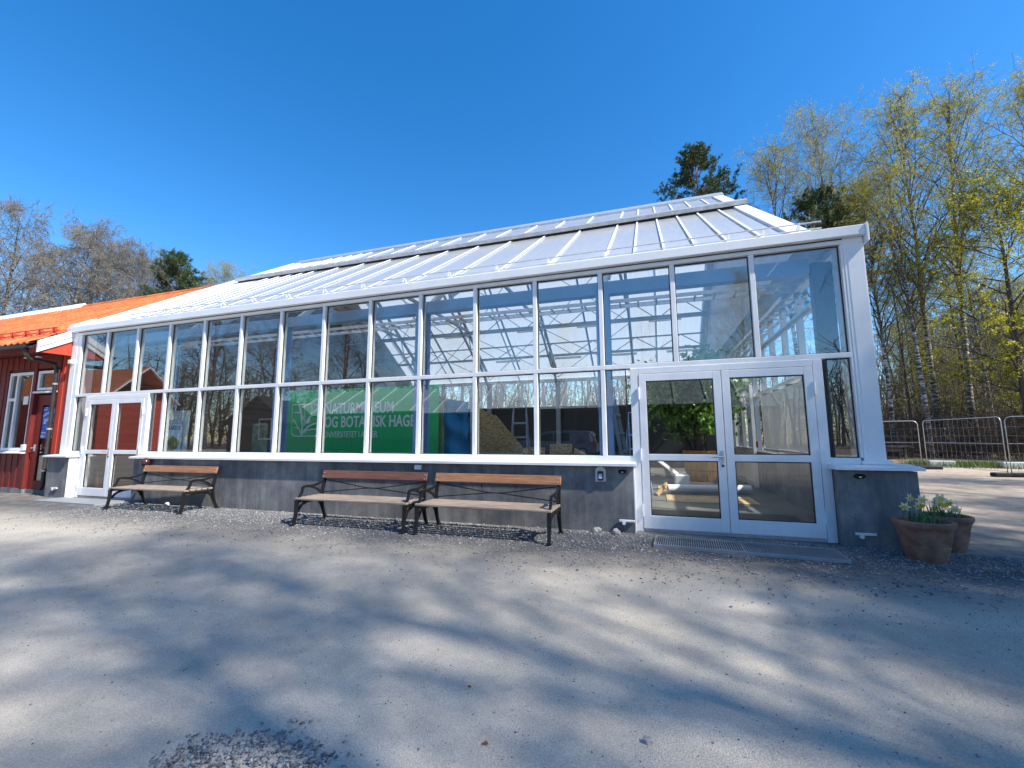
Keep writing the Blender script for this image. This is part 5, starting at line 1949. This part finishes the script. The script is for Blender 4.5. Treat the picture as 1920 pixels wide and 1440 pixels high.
# ================================================================== FENCE, KERB STONES
def mesh_fence(p, q, h, lb):
    p, q = Vector((p[0], p[1], 0)), Vector((q[0], q[1], 0))
    F = empty('mesh_fence', tuple(p), lb, 'fence', 'site fence panels')
    d = (q - p)
    L = d.length
    d.normalize()
    z = Vector((0, 0, 1))
    fr = MB()
    c = .14
    fr.tube([tuple(p + z * .06), tuple(p + z * (h - c)), tuple(p + z * (h - .03) + d * .05), tuple(p + z * h + d * c), tuple(q + z * h - d * c), tuple(q + z * (h - .03) - d * .05), tuple(q + z * (h - c)), tuple(q + z * .06)], .0125, 8)
    fr.build('tube_frame', M['steel'], F, smooth=True)
    for zz in (.16, h * .55):
        MB().tube([tuple(p + z * zz), tuple(q + z * zz)], .009, 6).build('rail', M['steel'], F)
    me = MB()
    n = int(L / .2)
    for i in range(1, n):
        a = p + d * (L * i / n)
        me.tube([tuple(a + z * .16), tuple(a + z * (h - .02))], .0014, 3, False)
    for j in range(1, 6):
        zz = .16 + (h - .2) * j / 6
        me.tube([tuple(p + z * zz), tuple(q + z * zz)], .0014, 3, False)
    me.build('wire_mesh', M['steel'], F, kind='stuff')
    return F


A, Bp, C, Dp = (7.55, 14.6), (7.95, 11.3), (11.2, 10.2), (4.3, 15.6)
FA = mesh_fence(A, Bp, 1.85, 'mesh fence panel running away from the corner of the greenhouse')
FB = mesh_fence((Bp[0] + .12, Bp[1] + .05), C, 1.85, 'mesh fence panel cut off by the right picture edge')
mesh_fence(Dp, (A[0] - .12, A[1] + .1), 1.85, 'mesh fence panel partly hidden by the white corner post')
for (x, y), F_ in ((Bp, FB), (A, FA)):
    o = MB().bbox(x - .38, x + .42, y - .13, y + .13, 0, .13, .03)
    o = o.build('foot', M['tyre'], F_)
for i, ((x, y), w, lb) in enumerate((((8.9, 16.5), .85, 'short white kerb stone left, behind the fence'), ((11.1, 15.9), 1.25, 'long white kerb stone in the middle behind the fence'), ((13.1, 15.2), 1.1, 'flat white kerb stone at the right picture edge'))):
    o = MB().bbox(x - w / 2, x + w / 2, y - .12, y + .12, 0, .24 if i < 2 else .17, .02)
    o = o.build('kerb_stone', M['kerb_white'], None, (x, y, 0))
    tag(o, lb, 'kerb stone', 'white kerb stones')
tb = empty('picnic_table', (8.3, 19.6, 0), 'dark weathered table half hidden by the white corner post', 'table')
MB().bbox(7.5, 9.2, 19.2, 20.0, .72, .80, .01).build('top', M['brown_bark'], tb)
MB().box(7.7, 8.9, 19.3, 19.34, .5, .72).build('apron', M['brown_bark'], tb)
for xx in (7.7, 8.95):
    for yy in (19.3, 19.85):
        MB().box(xx, xx + .09, yy, yy + .09, 0, .72).build('leg', M['brown_bark'], tb)

# ================================================================== OPPOSITE SIDE OF THE YARD (seen in the glass)
SHD = empty('long_shed', (-13, -24, 0), 'long dark shed with grey battened roof, mirrored in the glass', 'shed')
MB().prism([(-32.9, -24.0, 3.3), (-32.9, -28.2, 5.7), (-32.9, -32.4, 3.3), (-32.9, -32.4, 3.2), (-32.9, -28.2, 5.6), (-32.9, -24.0, 3.2)], (38, 0, 0)).build('roof', M['shed_roof'], SHD)
for i in range(20):
    xx = -32.9 + i * 2.0
    MB().beam((xx, -23.95, 3.34), (xx, -28.2, 5.76), .09, .07).build('roof_batten', M['white'], SHD)
MB().box(-32.9, 5.1, -24.2, -24.0, 3.12, 3.28).build('gutter', M['dark_shed'], SHD)
MB().box(-32.5, 4.9, -27.4, -27.3, 0, 3.5).build('back_wall', M['dark_shed'], SHD)
for xx in (-32.4, -28.2, -24.1, -20, -16.2, -12.04, -7.8, -3.6, .6, 4.8):
    MB().box(xx - .08, xx + .08, -24.3, -24.14, 0, 3.2).build('post', M['dark_shed'], SHD)
for xa in (-28.1, -20, -12, -3.5):
    MB().box(xa, xa + 4.0, -25.1, -25.0, 0, 2.5).build('partition', M['dark_shed'], SHD)

OP = empty('opposite_house', (-52, -19, 0), 'red house with orange roof and white bargeboards mirrored in the leftmost panes', 'house')
MB().box(-60, -45.0, -21.6, -16.6, 0, 4.7).build('wall', M['red_sunlit'], OP)
MB().prism([(-60.4, -16.0, 4.6), (-60.4, -19.1, 7.6), (-60.4, -22.2, 4.6), (-60.4, -22.2, 4.45), (-60.4, -19.1, 7.45), (-60.4, -16.0, 4.45)], (16, 0, 0)).build('roof', M['tile'], OP)
for (a, b) in (((-15.95, 4.4), (-19.1, 7.5)), ((-22.25, 4.4), (-19.1, 7.5))):
    MB().beam((-44.36, a[0], a[1]), (-44.36, b[0], b[1]), .06, .34, (1, 0, 0)).build('bargeboard', M['white'], OP)
MB().box(-48.6, -47.4, -16.6, -16.5, .1, 2.4).build('door', pm('ochre_door', (.5, .33, .09), (.56, .38, .12), 4, .5), OP)
for xx in (-57.5, -54, -51):
    w = MB().box(xx, xx + 1.2, -16.6, -16.52, 1.2, 2.6).build('window', M['white'], OP)
    MB().box(xx + .1, xx + 1.1, -16.515, -16.505, 1.3, 2.5).build('pane', M['van_glass'], w)

CB = empty('dark_cabin', (-29.5, -18.5, 0), 'small black gabled cabin with white window mirrored in the glass', 'cabin')
MB().prism([(-32, -17.5, 0), (-27.2, -17.5, 0), (-27.2, -17.5, 2.4), (-29.5, -17.5, 3.9), (-32, -17.5, 2.3)], (0, -3.4, 0)).build('wall', M['dark_shed'], CB)
MB().prism([(-32.3, -17.3, 2.25), (-29.5, -17.3, 4.1), (-26.9, -17.3, 2.35), (-26.9, -17.3, 2.5), (-29.5, -17.3, 4.25), (-32.3, -17.3, 2.4)], (0, -3.8, 0)).build('roof', M['tile_dark'], CB)
w = MB().box(-29.3, -28.1, -17.5, -17.44, 1.1, 2.6).build('window', M['white'], CB)
MB().box(-29.2, -28.2, -17.435, -17.425, 1.2, 2.5).build('pane', M['van_glass'], w)

VN = empty('parked_van', (-8.5, -21.0, 0), 'dark blue delivery van parked opposite, mirrored in the glass', 'van')
prof = [(-11.0, .32), (-11.05, .62), (-10.95, .86), (-10.1, 1.0), (-9.45, 1.50), (-9.2, 1.60), (-8.6, 1.66), (-6.7, 1.66), (-6.3, 1.62), (-6.05, 1.35), (-5.9, .85), (-5.88, .4), (-5.95, .3)]
YV0, YV1 = -21.0, -22.6
bm_ = MB()
ins = .10
ring = []
for (yy, k) in ((YV0, 0), (YV0 - .06, 1), (YV1 + .06, 1), (YV1, 0)):
    ring.append([(-8.5 + (x + 8.5) * (1 if k else .985), yy + (-.16 if yy > -21.8 else .16) * max(0, (z - .9) / .76) if not k else yy + (-.14 if yy > -21.8 else .14) * max(0, (z - .9) / .76), z if k else z - .02) for x, z in prof])
n = len(prof)
vs = [p for rg in ring for p in rg]
fs = [tuple(range(n)), tuple(range(4 * n - 1, 3 * n - 1, -1))]
for j in range(3):
    for i in range(n):
        i2 = (i + 1) % n
        fs.append((j * n + i, (j + 1) * n + i, (j + 1) * n + i2, j * n + i2))
bm_.add(vs, fs)
bm_.build('body', M['van_blue'], VN)


def side(pts, off=.004): return [(x, YV0 + off - .16 * max(0, (z - .9) / .76), z) for x, z in pts]


MB().prism(side([(-9.95, 1.02), (-9.42, 1.44), (-8.75, 1.5), (-8.7, 1.02)][::-1]), (0, .008, 0)).build('window', M['van_glass'], VN)
MB().prism(side([(-8.6, 1.02), (-8.6, 1.5), (-7.65, 1.5), (-7.65, 1.02)][::-1]), (0, .008, 0)).build('window', M['van_glass'], VN)
MB().prism(side([(-6.3, .98), (-6.42, 1.5), (-6.28, 1.5), (-6.1, 1.0)][::-1], .006), (0, .01, 0)).build('silver_trim', M['silver'], VN)
MB().prism([(-6.02, -21.2, 1.36), (-6.02, -22.4, 1.36), (-5.88, -22.4, .9), (-5.88, -21.2, .9)], (.012, 0, .004)).build('rear_window', M['van_glass'], VN)
MB().bbox(-6.06, -5.92, -21.1, -20.985, .62, .95, .01).build('tail_lamp', M['lens_red'], VN)
for xx in (-10.2, -6.8):
    for yy in (-21.02, -22.42):
        w = MB().lathe([(.0, 0), (.30, 0), (.31, -.03), (.31, -.15), (.30, -.18), (0, -.18)], (xx, yy + .03, .31), 24, 'Y').build('wheel', M['tyre'], VN, smooth='auto')
        MB().lathe([(.0, .012), (.17, .006), (.19, 0.0)], (xx, yy + .032, .31), 18, 'Y').build('rim', M['silver'], w)
put_text('lettering', 'AGD', .16, .42, (-6.72, -20.985, 1.12), M['black'], VN, .004, 1)
put_text('lettering', 'ENER', .16, .56, (-6.62, -20.985, .88), M['black'], VN, .004, 1)
